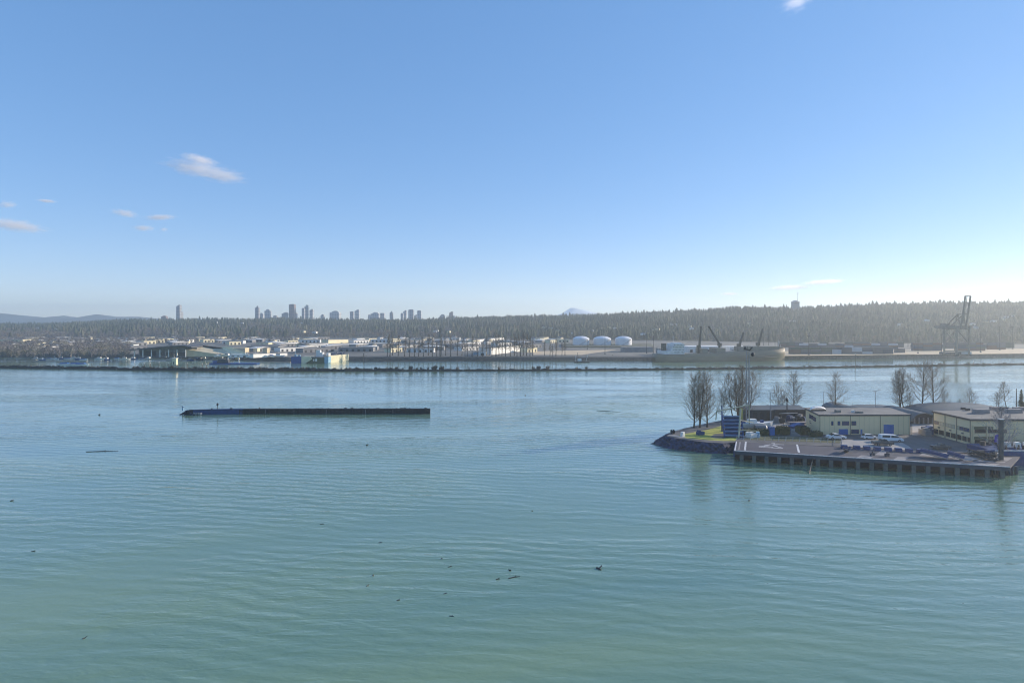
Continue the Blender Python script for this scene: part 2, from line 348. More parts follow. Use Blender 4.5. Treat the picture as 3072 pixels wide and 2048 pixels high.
# px0, px1, top py, facade, style, what it looks like
TOW = [(531,542,915,0,'slant','tallest grey tower, alone above the trees at the left'),(542,547,935,0,'flat','narrow grey slab against the lone tall tower'),
 (486,501,947,2,'step','squat brown block just left of the lone tall tower'),
 (767,778,917,0,'spire','slim grey tower with a pointed cap'),(778,791,939,1,'step','low stepped block beside the pointed tower'),
 (796,812,928,1,'step','grey tower with stepped top right of the pointed one'),(821,832,946,1,'flat','short pale block between two clusters of towers'),
 (848,868,937,3,'step','broad mid height block left of the reddish tower'),(869,885,912,2,'flat','tall reddish tower with rounded crown, highest of its cluster'),
 (885,891,936,1,'flat','thin pale slab close to the right side of the reddish tower'),(907,914,924,0,'flat','narrow dark slab left of the glass tower'),
 (915,927,915,3,'step','tall glass tower between two lower neighbours'),(928,940,928,1,'slant','pale tower right of the tall glass tower'),
 (963,973,943,1,'step','small lone block left of the wide slab building'),(992,1020,933,1,'step','wide pale slab building with broken roofline'),
 (1051,1061,934,0,'flat','plain grey tower, shorter of a pair'),(1065,1078,929,1,'slant','bright grey tower, taller of a pair'),
 (1105,1113,944,1,'flat','low block at the left end of the wide complex'),(1114,1138,937,1,'step','wide grey complex with raised middle'),
 (1139,1154,939,1,'flat','whitish block at the right end of the wide complex'),(1170,1179,933,0,'spire','narrow tower standing alone with a small cap'),
 (1203,1210,939,1,'flat','short pale tower left of the curved one'),(1210,1220,931,1,'slant','pale tower with a curved shoulder'),
 (1226,1241,928,0,'flat','broad tall tower, highest of the last full cluster'),(1243,1251,944,1,'slant','low block between two tall towers'),
 (1252,1264,931,1,'flat','tall pale tower at the right of its cluster'),(1320,1335,943,0,'step','short wide block standing well apart'),
 (1348,1359,935,2,'slant','slim brownish tower at the right end of the skyline'),(1360,1366,947,1,'flat','tiny block tucked against the last slim tower')]
for i, (a, b_, py, fi, st, lab) in enumerate(TOW):
    d = 2750 + (i*37 % 5)*22; w = (b_-a)*d/F; x = ((a+b_)/2-1536)*d/F; zt = H-(py-HY)*d/F; zb = 14; hh = zt-zb
    r = thing('tower_block', lab, 'tower', (x, d, zb), 0, 'towers on the horizon')
    m = MB(); top = MB(); dp = max(w*.8, 16)
    if st == 'flat': m.box(0,0,hh/2-1, w, dp, hh-2); top.box(0,0,hh-1, w*.7, dp*.7, 2)
    elif st == 'step': m.box(0,0,hh*.46, w, dp, hh*.92); m.box(w*.05,0,hh*.955, w*.65, dp*.65, hh*.07); top.box(0,0,hh*.99+.4, w*.3, dp*.3, hh*.02+1)
    elif st == 'slant': m.profile([(-w/2,0),(w/2,0),(w/2,hh),(w*.1,hh),(-w/2,hh*.92)], -dp/2, dp/2); top.box(w*.2,0,hh+.7, w*.3, dp*.4, 1.6)
    else: m.box(0,0,hh*.45, w, dp, hh*.9); top.box(0,0,hh*.93, w*.8, dp*.8, hh*.07, taper=.35); top.box(0,0,hh*.985, w*.15, w*.15, hh*.05)
    m.build('wall', fac[fi], r); top.build('roof', mroof, r)
# observation tower on the right ridge
p = ad(2386, 925, 1640); zb = 46-(945-HY)*1640/F
r = thing('observation_tower', 'grey watchtower with flared top and thin mast above the right ridge', 'tower', (p.x, 1640, zb)); q = 1640/F
MB().box(0,0,20*q,18*q,15*q,40*q).build('shaft', mat('tower concrete', (.42,.42,.42), None, .9, scale=.05), r)
MB().lathe([(9*q,0),(12.5*q,1.5*q),(12.5*q,4*q),(8*q,5*q),(6*q,7.5*q),(2*q,8.5*q)], 16, c0=(0,0,36*q)).build('viewing_deck', mat('tower deck', (.36,.37,.38), None, .8, scale=.05), r)
mm = MB(); mm.tube((7*q,0,40*q),(7*q,0,68*q), .55, .35); mm.box(7*q,0,65*q, 5*q,1,1.2*q); mm.build('mast', mat('mast steel', (.2,.2,.2), None, .6), r)
# ------------------------------------------------------------------ bare trees with limbs and twigs
def bare_tree(h, spread, seed, stems=1, twig=.045, lean=0.0, depth=4, nl=18, trunk_r=None, low=.22, up=.9, dens=1.0):
    """returns (trunk MB, branches (V,T)); ascending cottonwood habit"""
    q = random.Random(seed); tr = MB(); V = []; T = []
    def seg(a, b, r0, r1):
        z = (b-a); L = z.length
        if L < 1e-4: return
        z = z/L; upv = Vector((0,0,1)) if abs(z.z) < .9 else Vector((1,0,0)); x = z.cross(upv).normalized(); y = z.cross(x); i = len(V)
        for p, r_ in ((a, r0), (b, r1)):
            for k in range(3): V.append(tuple(p + (x*math.cos(2.094*k)+y*math.sin(2.094*k))*r_))
        for k in range(3):
            k2 = (k+1) % 3; T.append((i+k, i+k2, i+3+k2)); T.append((i+k, i+3+k2, i+3+k))
    def grow(p, d, L, r, lev):
        ns = 4 if lev < 3 else 3; a = p
        for s in range(ns):
            d = (d + Vector((q.gauss(0,.13), q.gauss(0,.13), .10 + q.gauss(0,.06)))).normalized(); b = a + d*L/ns
            r1 = max(twig*.7, r*(1-.6*(s+1)/ns)); seg(a, b, max(twig*.8, r*(1-.6*s/ns)), r1)
            if lev < depth:
                for _ in range((2 if lev < 3 else 1) if q.random() < .95*dens else 1):
                    ax = Vector((q.gauss(0,1), q.gauss(0,1), q.gauss(0,1))).cross(d).normalized()
                    nd = (d*math.cos(.62) + ax*math.sin(.62)).normalized(); nd = (nd+Vector((0,0,.15))).normalized()
                    grow(b if s else a.lerp(b, .6), nd, L*(.5+.12*q.random()), r1*.6, lev+1)
            a = b
    for s in range(stems):
        ang = q.random()*6.28; off = Vector((math.cos(ang), math.sin(ang), 0))*(0 if stems == 1 else .5)
        hs_ = h*(1 if s == 0 else q.uniform(.78,.95)); tr_ = (trunk_r or h*.016)*(1 if s == 0 else .8)
        ld = Vector((lean + off.x*.10*(stems > 1), off.y*.10*(stems > 1), 1)).normalized()
        pts = [off.copy()]; n = 9
        for k in range(n):
            ld = (ld + Vector((q.gauss(0,.03), q.gauss(0,.03), .05))).normalized(); pts.append(pts[-1]+ld*hs_/n)
        for k in range(n): tr.tube(pts[k], pts[k+1], tr_*(1-.92*k/n)*(1.35 if k == 0 else 1)+.02, tr_*(1-.92*(k+1)/n)+.02, 6, caps=False)
        for k in range(nl):
            u = low + (1-low)*((k+q.random()*.8)/nl); j = min(n-1, int(u*n)); p = pts[j].lerp(pts[j+1], u*n-j)
            a = k*2.4+q.random()*.6; el = R(28+38*u+q.uniform(-8,8)) * up
            d = Vector((math.cos(a)*math.cos(el), math.sin(a)*math.cos(el), math.sin(el)))
            L = spread*(1.12-.78*u)*(.8+.35*q.random())*(1.0 if u > .3 else .8)
            grow(p, d, L, tr_*(1-.85*u)*.45, 2)
    return tr, np.array(V), np.array(T)
m_bark = mat('tree bark', (.085,.075,.062), (.045,.04,.035), .95, scale=2, bump=.4)
m_twig = mat('twigs', (.20,.17,.13), (.13,.11,.09), .95, scale=.6)
def tree_proto(name, *a, **k):
    tr, V, T = bare_tree(*a, **k); r = empty(name); t = tr.build('trunk', m_bark, r, smooth=True)
    b = tri_mesh('crown', V, T, m_twig); b.parent = r; return r
protos = {}
used_p = set()
def put_tree(key, x, y, z, s, rz, label, group, cat='tree'):
    r = protos[key] if key not in used_p else copy_tree(protos[key]); used_p.add(key)
    r.location = (x, y, z); r.scale = (s, s, s); r.rotation_euler.z = rz; r.name = 'bare_tree'; tag(r, label, cat, group); return r
protos['a'] = tree_proto('bare_tree', 22, 7.0, 1, 1, depth=4, nl=29, low=.10, twig=.045, up=.8, dens=1.1)
protos['b'] = tree_proto('bare_tree', 21, 6.4, 5, 2, depth=4, nl=20, low=.12, twig=.045, up=.85)
protos['c'] = tree_proto('bare_tree', 22, 10.0, 9, 1, depth=4, nl=19, low=.2, twig=.05, up=.85, trunk_r=.42)
protos['d'] = tree_proto('bare_tree', 12, 5.0, 13, 2, depth=4, nl=11, low=.12, twig=.03, dens=.8)
protos['e'] = tree_proto('bare_tree', 21, 7.0, 17, 1, lean=.18, depth=4, nl=18, low=.3, twig=.045)
# px, base py, top py, proto, rot, label
NT = [(2082,1283,1130,'a',.3,'full bare tree at the water edge of the point, furthest left'),(2096,1282,1122,'b',1.4,'tallest bare tree of the clump on the grassy point'),
 (2122,1281,1128,'a',2.6,'rounded bare tree at the right of the clump on the point'),(2170,1266,1172,'d',.5,'short spreading bare tree between the two tall clumps'),
 (2202,1270,1126,'e',3.3,'left leaning bare tree beside the twin mast'),(2216,1266,1120,'b',4.0,'twin stemmed bare tree just left of the twin mast'),
 (2226,1262,1108,'a',5.0,'tallest bare tree behind the twin mast'),(2242,1262,1122,'e',.2,'bare tree leaning right beyond the twin mast'),
 (2333,1236,1156,'d',2.2,'thin small bare tree behind the dark yard wall'),(2381,1238,1122,'a',1.1,'bare tree left of the yellow warehouse'),
 (2507,1236,1123,'a',4.4,'bare tree rising behind the yellow warehouse roof'),(2697,1236,1107,'b',.9,'slim bare tree, leftmost of the four behind the grey sheds'),
 (2714,1237,1118,'e',3.0,'slightly bent bare tree, second of the four behind the sheds'),(2767,1236,1100,'c',2.0,'wide limbed bare tree, third of the four behind the sheds'),
 (2800,1236,1100,'c',4.9,'widest bare tree, last of the four behind the sheds'),(2730,1238,1180,'d',5.5,'low bushy bare tree between the four tall ones'),
 (2832,1236,1170,'d',.1,'low bare tree leaning out right of the four tall ones'),(2911,1232,1168,'d',1.9,'small bare tree above the right warehouse roof'),
 (2878,1234,1198,'d',3.1,'tiny bare tree left of the small one over the roof'),(2993,1230,1175,'d',4.0,'small bare tree near the right frame edge'),
 (3022,1232,1150,'e',2.7,'thin leaning bare tree next to the conifer'),(2350,1240,1185,'d',5.1,'scrubby bare tree beside the thin small one')]
for (px, yb, yt, k_, rz, lab) in NT:
    p = at(px, yb, 3.0); hgt = (yb-yt)*p.y/F; base_h = {'a':22,'b':21,'c':22,'d':12,'e':21}[k_]
    put_tree(k_, p.x, p.y, 2.9, hgt/base_h*.97, rz, lab, 'bare trees on the near point')
# evergreen at the right edge
V, T = conifer_proto(11, 2.3, 77, 14); pc = at(3064, 1236, 3.0); r = thing('pine_tree', 'lone green conifer at the right edge behind the warehouse', 'tree', (pc.x, pc.y, 3))
o = tri_mesh('crown', V, T, m_con[1]); o.parent = r; MB().tube((0,0,0),(0,0,9), .2, .06).build('trunk', m_bark, r)
# poplar row on the far bank
fp = []
for s in range(4):
    tr, V, T = bare_tree(21, 4.2, 40+s, 1, depth=3, nl=24, low=.3, twig=.12, trunk_r=.45, dens=.9); r = empty('bare_tree'); tr.build('trunk', m_bark, r); b = tri_mesh('crown', V, T, m_twig); b.parent = r; fp.append(r)
ROW = [1162,1170,1178,1195,1214,1228,1243,1256,1270,1285,1297,1310,1322,1337,1352,1372,1386,1395,1402,1416,1432,1448,1460,1468,1476,1488,1497,1506,1516,1531,1543,1551,1561,1570,1580,1590,1598,1634,1650,1657,1668,1686,1695]
for i, px in enumerate(ROW):
    y0 = 1067+random.uniform(-1.5, 3); yt = 1012 + random.uniform(-8, 12); 
    if 1480 < px < 1610: yt -= 8
    if px > 1630: yt += 10
    p = at(px, y0, LAND_Z); s = (y0-yt)*p.y/F/21
    r = fp[i] if i < 4 else copy_tree(fp[i % 4]); r.location = (p.x, p.y, LAND_Z-.1); r.scale = (s*1.0, s*1.0, s); r.rotation_euler.z = random.uniform(0, 6)
    seg_ = 'left part' if px < 1300 else ('middle part' if px < 1480 else ('dense part' if px < 1610 else 'right end'))
    tag(r, f'tall thin leafless poplar in the {seg_} of the row on the far embankment', 'tree', f'poplars in the {seg_} of the far row')
# ================================================================== far bank
m_white = mat('weathered white paint', (.84,.82,.77), (.70,.68,.64), .6, scale=.3)
m_cream = mat('cream cladding', (.78,.70,.47), (.68,.61,.41), .7, scale=.2)
m_beige = mat('beige sheet roof', (.62,.53,.36), (.52,.45,.31), .8, scale=.2)
m_gr1 = mat('grey cladding', (.26,.26,.26), (.19,.19,.2), .8, scale=.2)
m_dk = mat('dark steel', (.035,.038,.045), (.02,.022,.028), .6, scale=1)
m_roofg = mat('grey membrane roof', (.21,.20,.19), (.15,.145,.14), .9, scale=.15)
m_blu = mat('blue hull paint', (.012,.085,.30), (.01,.06,.22), .45, scale=.5)
m_win = mat('dark window glass', (.03,.035,.045), (.02,.025,.03), .15, scale=1)
m_sand = mat('pale sandy apron', (.62,.47,.30), (.50,.39,.26), .95, scale=.03, stretch=(1,.3,1))
m_conc = mat('stained concrete', (.25,.24,.22), (.15,.145,.14), .9, scale=.5, bump=.2)
m_grn = mat('olive hull paint', (.10,.12,.045), (.07,.085,.035), .6, scale=.5)
m_lb = mat('pale blue hull paint', (.25,.42,.55), (.2,.36,.5), .5, scale=.5)
sheet('apron', px_poly([(2340,1067.5),(2700,1063.5),(3072,1060.5),(3700,1056),(3700,1044),(3072,1046),(2340,1053)], LAND_Z), LAND_Z+.006, m_sand)
sheet('yard', px_poly([(1600,1064),(1745,1064),(1850,1049),(1700,1051),(1600,1054)], LAND_Z), LAND_Z+.008, m_sand)
sheet('road', px_poly([(1100,1072.5),(1700,1072),(2330,1071),(2330,1069.5),(1700,1070.5),(1100,1071)], LAND_Z), LAND_Z+.008, mat('dark asphalt', (.07,.07,.07), (.05,.05,.05), .9))
# quay wall on the right
qa, qb = at(2352,1077,0), at(3500,1067,0)
q = MB(); dv = (qb-qa); ang = math.atan2(dv.y, dv.x); L = dv.length; qm = (qa+qb)/2
q.box(0,3,LAND_Z/2-.6, L, 9, LAND_Z+1.2); 
for i in range(int(L/9)): q.box(-L/2+i*9+2, -1.75, 1.2, .8, .5, 4)
o = q.build('quay_wall', m_conc, loc=(qm.x, qm.y, 0)); o.rotation_euler.z = ang; tag(o, 'long dark concrete quay wall under the sandy container apron', 'quay')

# generic far buildings ------------------------------------------------
def far_building(px0, px1, yb, yt, lab, wall=m_white, roof=m_roofg, depth=None, group=None, cat='building', doors=0, rz=0, pitch=0, z=LAND_Z, wins=0, name='warehouse'):
    a, b = at(px0, yb, z), at(px1, yb, z); w = (b-a).length; hh = (yb-yt)*a.y/F; dp = depth or w*.6
    r = thing(name, lab, cat, ((a.x+b.x)/2, a.y+dp/2, z), rz, group)
    MB().box(0,0,hh/2, w, dp, hh).build('wall', wall, r)
    if pitch: MB().profile([(-w/2-.4,hh+.01),(w/2+.4,hh+.01),(0,hh+pitch)], -dp/2-.4, dp/2+.4).build('roof', roof, r)
    else: MB().box(0,0,hh+.16, w+.5, dp+.5, .3).build('roof', roof, r)
    for k in range(doors): MB().box(-w/2+w*(k+.5)/doors, -dp/2-.05, hh*.32, w/doors*.45, .12, hh*.62).build('door', m_dk, r)
    for k in range(wins): MB().box(-w/2+w*(k+.5)/wins, -dp/2-.05, hh*.7, w/wins*.55, .12, hh*.16).build('window', m_win, r)
    return r
far_building(608,622,1059,1050,'small cream box shed right of the beige roofed hall', m_cream, depth=8)
far_building(788,801,1061,1044,'tan tower shed standing above the white work boats', m_beige, depth=8)
far_building(848,864,1046,1041,'cream flat shed behind the blue barge', m_cream, depth=9)
far_building(760,772,1055,1045,'cream shed beside the tan tower shed', m_cream, depth=8)
far_building(401,427,1032,1023,'white box building above the left thicket', m_white, depth=14)
far_building(462,475,1028,1022,'small cream house left of the flagpole', m_cream, depth=9, pitch=2)
far_building(507,522,1028,1021,'white house at the foot of the flagpole', m_white, depth=9, pitch=2)
far_building(550,562,1030,1024,'cream cube house right of the flagpole', m_cream, depth=9)
far_building(-30,68,1033,1019,'large cream building under a dark roof at the left frame edge', m_cream, depth=26, wins=8)
far_building(78,128,1036,1027,'cream low house row among bare trees at the left', m_cream, depth=14, wins=5)
far_building(1372,1379,1022,1013,'small square white block on the far flat, taller than the roofs around', m_white, depth=8)
far_building(1226,1243,1022,1015,'white shed just behind the poplars at left', m_white, depth=12)
far_building(1220,1250,1030,1023,'pale grey store in front of the white shed behind the poplars', m_white, depth=12)
far_building(1645,1668,1022.5,1019.5,'thin white strip building left of the tanks', m_white, depth=12)
far_building(1420,1434,1064,1057,'light blue office cabin beside the white gabled hut', m_lb, depth=8)
far_building(1436,1458,1067,1054,'white hut with a wide dark door on the far bank', m_white, depth=12, doors=1)
far_building(1980,2040,1066,1046,'grey shed half hidden behind the ship stern', m_gr1, depth=20)
far_building(2066,2166,1063,1040,'long white transit shed with pale roof behind the ship cranes', m_white, m_white, depth=30, doors=6)
far_building(2190,2224,1063,1041,'white transit shed between the third crane and the hatches', m_white, m_white, depth=26, doors=2)
far_building(2240,2322,1062,1041,'low grey transit shed behind the ship bow', m_gr1, m_white, depth=26, doors=4)
far_building(1870,1960,1056,1042,'olive grey berm like shed right below the third tank', m_gr1, m_roofg, depth=20)
# hall with curved dark roof and beige lean-to
a, b = at(396,1071,LAND_Z), at(575,1071,LAND_Z); w = (b-a).length; hh = 13.5
r = thing('market_hall', 'big hall with long curved dark roof and open front on the far shore', 'hall', (a.x, a.y, LAND_Z))
pr = [(-2,hh*.62),(w*.3,hh*.78),(w*.6,hh*.92),(w*.88,hh*.98),(w*1.02,hh*.86)]
MB().profile([(p[0], p[1]) for p in pr]+[(p[0], p[1]-1.1) for p in pr[::-1]], -3, 34).build('roof', mat('dark curved roof', (.10,.105,.12), (.07,.07,.08), .7), r)
MB().profile([(0,0),(w,0),(w*.99,hh*.84),(w*.6,hh*.84),(w*.3,hh*.68),(0,hh*.55)], 12, 33).build('wall', m_gr1, r)
fw = MB(); 
for k in range(7): fw.box(w*(k+.5)/7-2, 0, hh*.3, .8, .8, hh*.6)
fw.build('column', m_white, r)
MB().box(w*.16, 11.8, hh*.25, w*.26, .3, hh*.42).build('door', m_dk, r); MB().box(w*.62, 11.8, hh*.2, w*.5, .3, hh*.3).build('window', m_win, r)
a2 = at(560,1070,LAND_Z); w2 = 54; r = thing('sheet_roof_shed', 'shed with broad sloping beige roofs joined to the curved hall', 'shed', (a2.x, a2.y, LAND_Z))
MB().add([(0,0,8),(w2*.95,0,.6),(w2*.72,16,5.0),(-w2*.15,16,14),(0,0,0),(w2*.95,0,0),(w2*.72,16,8.5),(-w2*.15,16,8.5)], [(0,1,2,3),(4,7,6,5),(0,4,5,1),(1,5,6,2),(2,6,7,3),(3,7,4,0)]).build('roof', m_beige, r)
MB().add([(w2*.55,17,9.8),(w2*.75,14,11),(w2*1.35,3,.8),(w2*.98,2,.4),(w2*.55,17,9),(w2*.75,16,9),(w2*1.35,3,0),(w2*.98,2,0)], [(0,3,2,1),(4,5,6,7),(0,1,5,4),(1,2,6,5),(2,3,7,6),(3,0,4,7)]).build('annex_roof', m_cream, r)
MB().box(w2*.3, 20, 4.2, w2*.9, 10, 8.2).build('wall', m_gr1, r)
far_building(676,735,1057,1044,'beige low block at the foot of the sloping beige roofs', m_beige, m_beige, depth=12)
# long white wedge shaped walls receding to the right
def receding(px0, yb0, yt0, px1, yb1, yt1, lab, depth=16, wall=m_white):
    a, b = at(px0, yb0, LAND_Z), at(px1, yb1, LAND_Z); h0 = (yb0-yt0)*a.y/F; h1 = (yb1-yt1)*b.y/F; v = (b-a).normalized(); nrm = Vector((-v.y, v.x, 0))*depth
    r = thing('warehouse', lab, 'building', a); pts = [(0,0),((b-a).x,(b-a).y),((b-a).x+nrm.x,(b-a).y+nrm.y),(nrm.x,nrm.y)]
    MB().prism(pts, 0, [h0,h1,h1,h0]).build('wall', wall, r); MB().prism(pts, [h0+.01,h1+.01,h1+.01,h0+.01], [h0+.4,h1+.4,h1+.4,h0+.4]).build('roof', m_roofg, r)
    return r
receding(1474,1064,1044,1562,1054,1036,'long bright white warehouse wall seen at an angle behind the poplars')
receding(1430,1026,1019,1512,1019,1012.5,'distant long white warehouse seen at an angle above the poplars')
receding(985,1032,1019.5,1045,1028,1018.5,'long cream yellow block with flat roof beyond the barges', 14, m_cream)
receding(905,1038,1033.5,1230,1029.5,1026,'very long low pale shed in front of the cream yellow block', 10)
receding(760,1073.5,1062,862,1067,1059,'long white boat shed behind the crowded shore', 7)
# storage tanks on a berm
for i, (px0, px1, lab) in enumerate([(1721,1771,'left one of the three domed white storage tanks'),(1784,1837,'middle one of the three domed white storage tanks'),(1850,1900,'right one of the three domed white storage tanks')]):
    zt = LAND_Z+2; a, b = at(px0,1035,zt), at(px1,1035,zt); rad = (b-a).length/2; r = thing('storage_tank', lab, 'tank', ((a.x+b.x)/2, a.y+rad, zt), 0, 'white domed tanks')
    hh = 18*a.y/F; wt = mat('tank white paint', (.80,.80,.80), (.72,.72,.73), .4, scale=.1)
    MB().lathe([(rad,-.3),(rad,hh)], 40).build('shell', wt, r, smooth=False)
    o = MB().lathe([(rad*1.01,hh+.01),(rad*1.01,hh+.35),(rad*.85,hh+1.9),(rad*.6,hh+3.3),(rad*.3,hh+4.1),(.4,hh+4.3)], 40).build('roof', wt, r)
    st = MB()
    for k in range(22): 
        an = -1.9+k*.055; st.box(rad*1.03*math.cos(an), rad*1.03*math.sin(an), hh*k/22, .9, .9, .25)
    st.build('stair', m_gr1, r)
    v = MB(); v.tube((0,0,hh+4.2),(0,0,hh+5.3), .5); v.build('vent', m_gr1, r)
bm_ = px_poly([(1690,1043),(1960,1043),(1960,1034),(1690,1034)], LAND_Z)
o = MB().prism(bm_, LAND_Z-.2, LAND_Z+2, top=[(x, y+ (3 if i < 2 else 20)) for i, (x, y) in enumerate(bm_)]).build('embankment', mat('dull grass berm', (.10,.10,.06), (.07,.07,.045), .95, scale=.1)); tag(o, kind='structure')
# scattered sheds and houses of the industrial flat and the hill foot
kinds = []
def small_shed(w, dp, h, wall, roof, pitch, nd):
    m = MB(); m.box(0,0,h/2, w, dp, h, mi=0)
    if pitch: m.profile([(-w/2-.3,h+.01),(w/2+.3,h+.01),(0,h+pitch)], -dp/2-.3, dp/2+.3, mi=1)
    else: m.box(0,0,h+.13, w+.4, dp+.4, .25, mi=1)
    for k in range(nd): m.box(-w/2+w*(k+.5)/nd, -dp/2-.05, h*.35, w/nd*.4, .1, h*.6, mi=2)
    o = m.build('shed', [wall, roof, m_dk]); return o
protS = [('long white industrial shed', small_shed(34,14,5,m_white,m_roofg,0,5)), ('small white gabled house', small_shed(11,9,4.5,m_white,m_roofg,2.6,2)), ('cream flat roofed workshop', small_shed(20,12,5.5,m_cream,m_roofg,0,3)),
         ('grey low warehouse', small_shed(44,18,5,m_gr1,m_roofg,0,6)), ('pale roofed shed', small_shed(26,13,4.5,m_gr1,m_white,1.2,4)), ('small cream gabled house', small_shed(12,9,5,m_cream,m_roofg,2.4,2))]
usedS = set(); placed = []
def place_shed(kk, x, y, z, rz, zone):
    nm, o = protS[kk]
    if kk in usedS: o = o.copy(); col.objects.link(o)
    usedS.add(kk); o.location = (x, y, z); o.rotation_euler.z = rz
    tag(o, f'{nm} among those scattered {zone}', 'shed' if kk in (0,2,3,4) else 'house', f'{nm}s {zone}')
tries = 0
while len(placed) < 185 and tries < 6000:
    tries += 1; px = random.uniform(-80, 1980) if random.random() < .8 else random.uniform(380, 1700); yb = random.uniform(1019, 1058)**1.0
    if random.random() < .45: yb = random.uniform(1018, 1032)
    if px < 400 and yb > 1050: continue
    if 390 < px < 760 and yb > 1034: continue
    if 1590 < px < 2000 and 1030 < yb < 1066: continue
    if 880 < px < 1240 and 1029 < yb < 1038: continue
    if px > 1700 and yb < 1030: continue
    if 1980 < px: continue
    if 970 < px < 1060 and yb < 1040: continue
    if 1400 < px < 1580 and (yb > 1038 or yb < 1027): continue
    p = at(px, yb, LAND_Z)
    if any(abs(p.x-q[0]) < 34 and abs(p.y-q[1]) < 22 for q in placed): continue
    placed.append((p.x, p.y)); zone = 'over the flat at left' if px < 420 else ('behind the hall and barges' if px < 1160 else 'behind the poplar row')
    wts = [3,2,3,2,3,2] if yb < 1034 else [3,1,3,5,4,1]
    place_shed(random.choices(range(6), wts)[0], p.x, p.y, LAND_Z-.05, random.uniform(-.15,.15)+(R(55) if random.random() < .65 else 0), zone)
HH = [(116,990),(138,988),(165,996),(190,990),(350,981),(648,973),(725,976),(905,975),(910,1004),(945,1006),(1305,1003),(1310,1001),(1345,1004),(1632,992),(1652,993),(1676,1002),(1716,1008),(1775,1001),(1808,995),(1825,992),(1843,994),(1960,1002),(1972,998),(1996,985),(2014,983),(2025,982),(2068,990),(2076,996),(2244,980),(2255,984),(2290,960),(2368,972),(2380,972),(2700,985),(2780,970),(2925,995),(2917,984),(2980,973),(3005,965),(3020,962),(3035,957),(3012,970),(2960,978),(1940,1010),(1930,1012)]
for px, py in HH:
    dc, df = lerp_tab(CREST_D, px), lerp_tab(FOOT_D, px); best = None
    for t_ in np.linspace(.03, .98, 60):
        d = df+(dc-df)*t_; z = hill_z(px, d)+5; e = abs(HY+(H-z)*F/d - py)
        if best is None or e < best[0]: best = (e, d, z)
    d, z = best[1], best[2]; x = (px-1536)*d/F; place_shed(random.choice([1,1,5]), x, d, z+5, random.uniform(-.5,.5), 'among the trees on the hillside'); col.objects[-1].scale = (.8,.8,.8)
for kk in range(6):
    if kk not in usedS: bpy.data.objects.remove(protS[kk][1])
# freight trailers and containers on the apron --------------------------------------
cc = [mat('container slate', (.10,.115,.13), (.08,.09,.10), .6), mat('container brown', (.15,.09,.07), (.11,.07,.055), .6), mat('container navy', (.05,.075,.12), (.04,.06,.09), .6), mat('container green', (.07,.10,.085), (.05,.08,.06), .6), mat('container white', (.5,.52,.55), (.42,.44,.46), .6), mat('container rust', (.20,.10,.06), (.15,.08,.05), .6)]
cn = ['slate grey','brown','navy blue','dull green','white','rust red']
def container(m):
    b = MB(); L, W, Hh = 12.2, 2.44, 2.6; b.box(0,0,Hh/2, L-.1, W-.14, Hh-.06)
    for k in range(16): 
        x = -L/2+.5+k*(L-1)/15; b.box(x, -W/2+.03, Hh/2, .28, .1, Hh-.3); b.box(x, W/2-.03, Hh/2, .28, .1, Hh-.3)
    for sx in (-1,1):
        for sy in (-1,1): b.box(sx*(L/2-.08), sy*(W/2-.08), Hh/2, .18, .18, Hh)
        b.box(sx*(L/2-.02), 0, Hh/2, .08, .12, Hh-.3)
    return b.build('shipping_container', m)
cp = [container(m) for m in cc]; usedC = set()
def put_cont(k, x, y, z, rz, where):
    o = cp[k]
    if k in usedC: o = o.copy(); col.objects.link(o)
    usedC.add(k); o.location = (x, y, z); o.rotation_euler.z = rz; tag(o, f'{cn[k]} shipping container {where}', 'container', f'{cn[k]} containers {where}')
BL = [(2372,2500,1062,3,2,'in the long stack nearest the ship bow',[0,1,3,2]),(2494,2688,1061.5,3,2,'in the middle stack behind the quay',[0,3,0,2,4]),(2686,2722,1058,3,1,'at the right end of the middle stack',[2,0]),
      (2400,2700,1047,3,1,'in the back row behind the middle stack',[4,0,1,0,2]),(2335,2735,1041.5,3,1,'in the long far row at the hill foot',[0,3,1,0]),(2735,3065,1043.5,3,1,'in the far row behind the gantry crane',[0,2,0,3]),(2742,2830,1052,4,2,'in the stack left of the gantry crane',[2,0,1]),(2872,2968,1052,4,2,'in the stack right of the gantry crane',[0,3,1,2]),
      (2964,3030,1048,3,1,'in the low stack near the right edge',[0,5,1]),(2822,2925,1062,1,1,'at the foot of the gantry crane',[0,2,4])]
for (p0, p1, yb, tiers, rows, where, ks) in BL:
    a, b = at(p0, yb, LAND_Z), at(p1, yb, LAND_Z); nn = max(1, int((b.x-a.x)/12.5))
    for rr_ in range(rows):
        for k in range(nn):
            tt = tiers if random.random() < .75 else tiers-1
            for t_ in range(max(1, tt)): put_cont(random.choice(ks), a.x+6.2+k*12.5, a.y+rr_*3.2+1.5, LAND_Z+.02+t_*2.62, random.uniform(-.004,.004), where)
for k in range(6):
    if k not in usedC: bpy.data.objects.remove(cp[k])
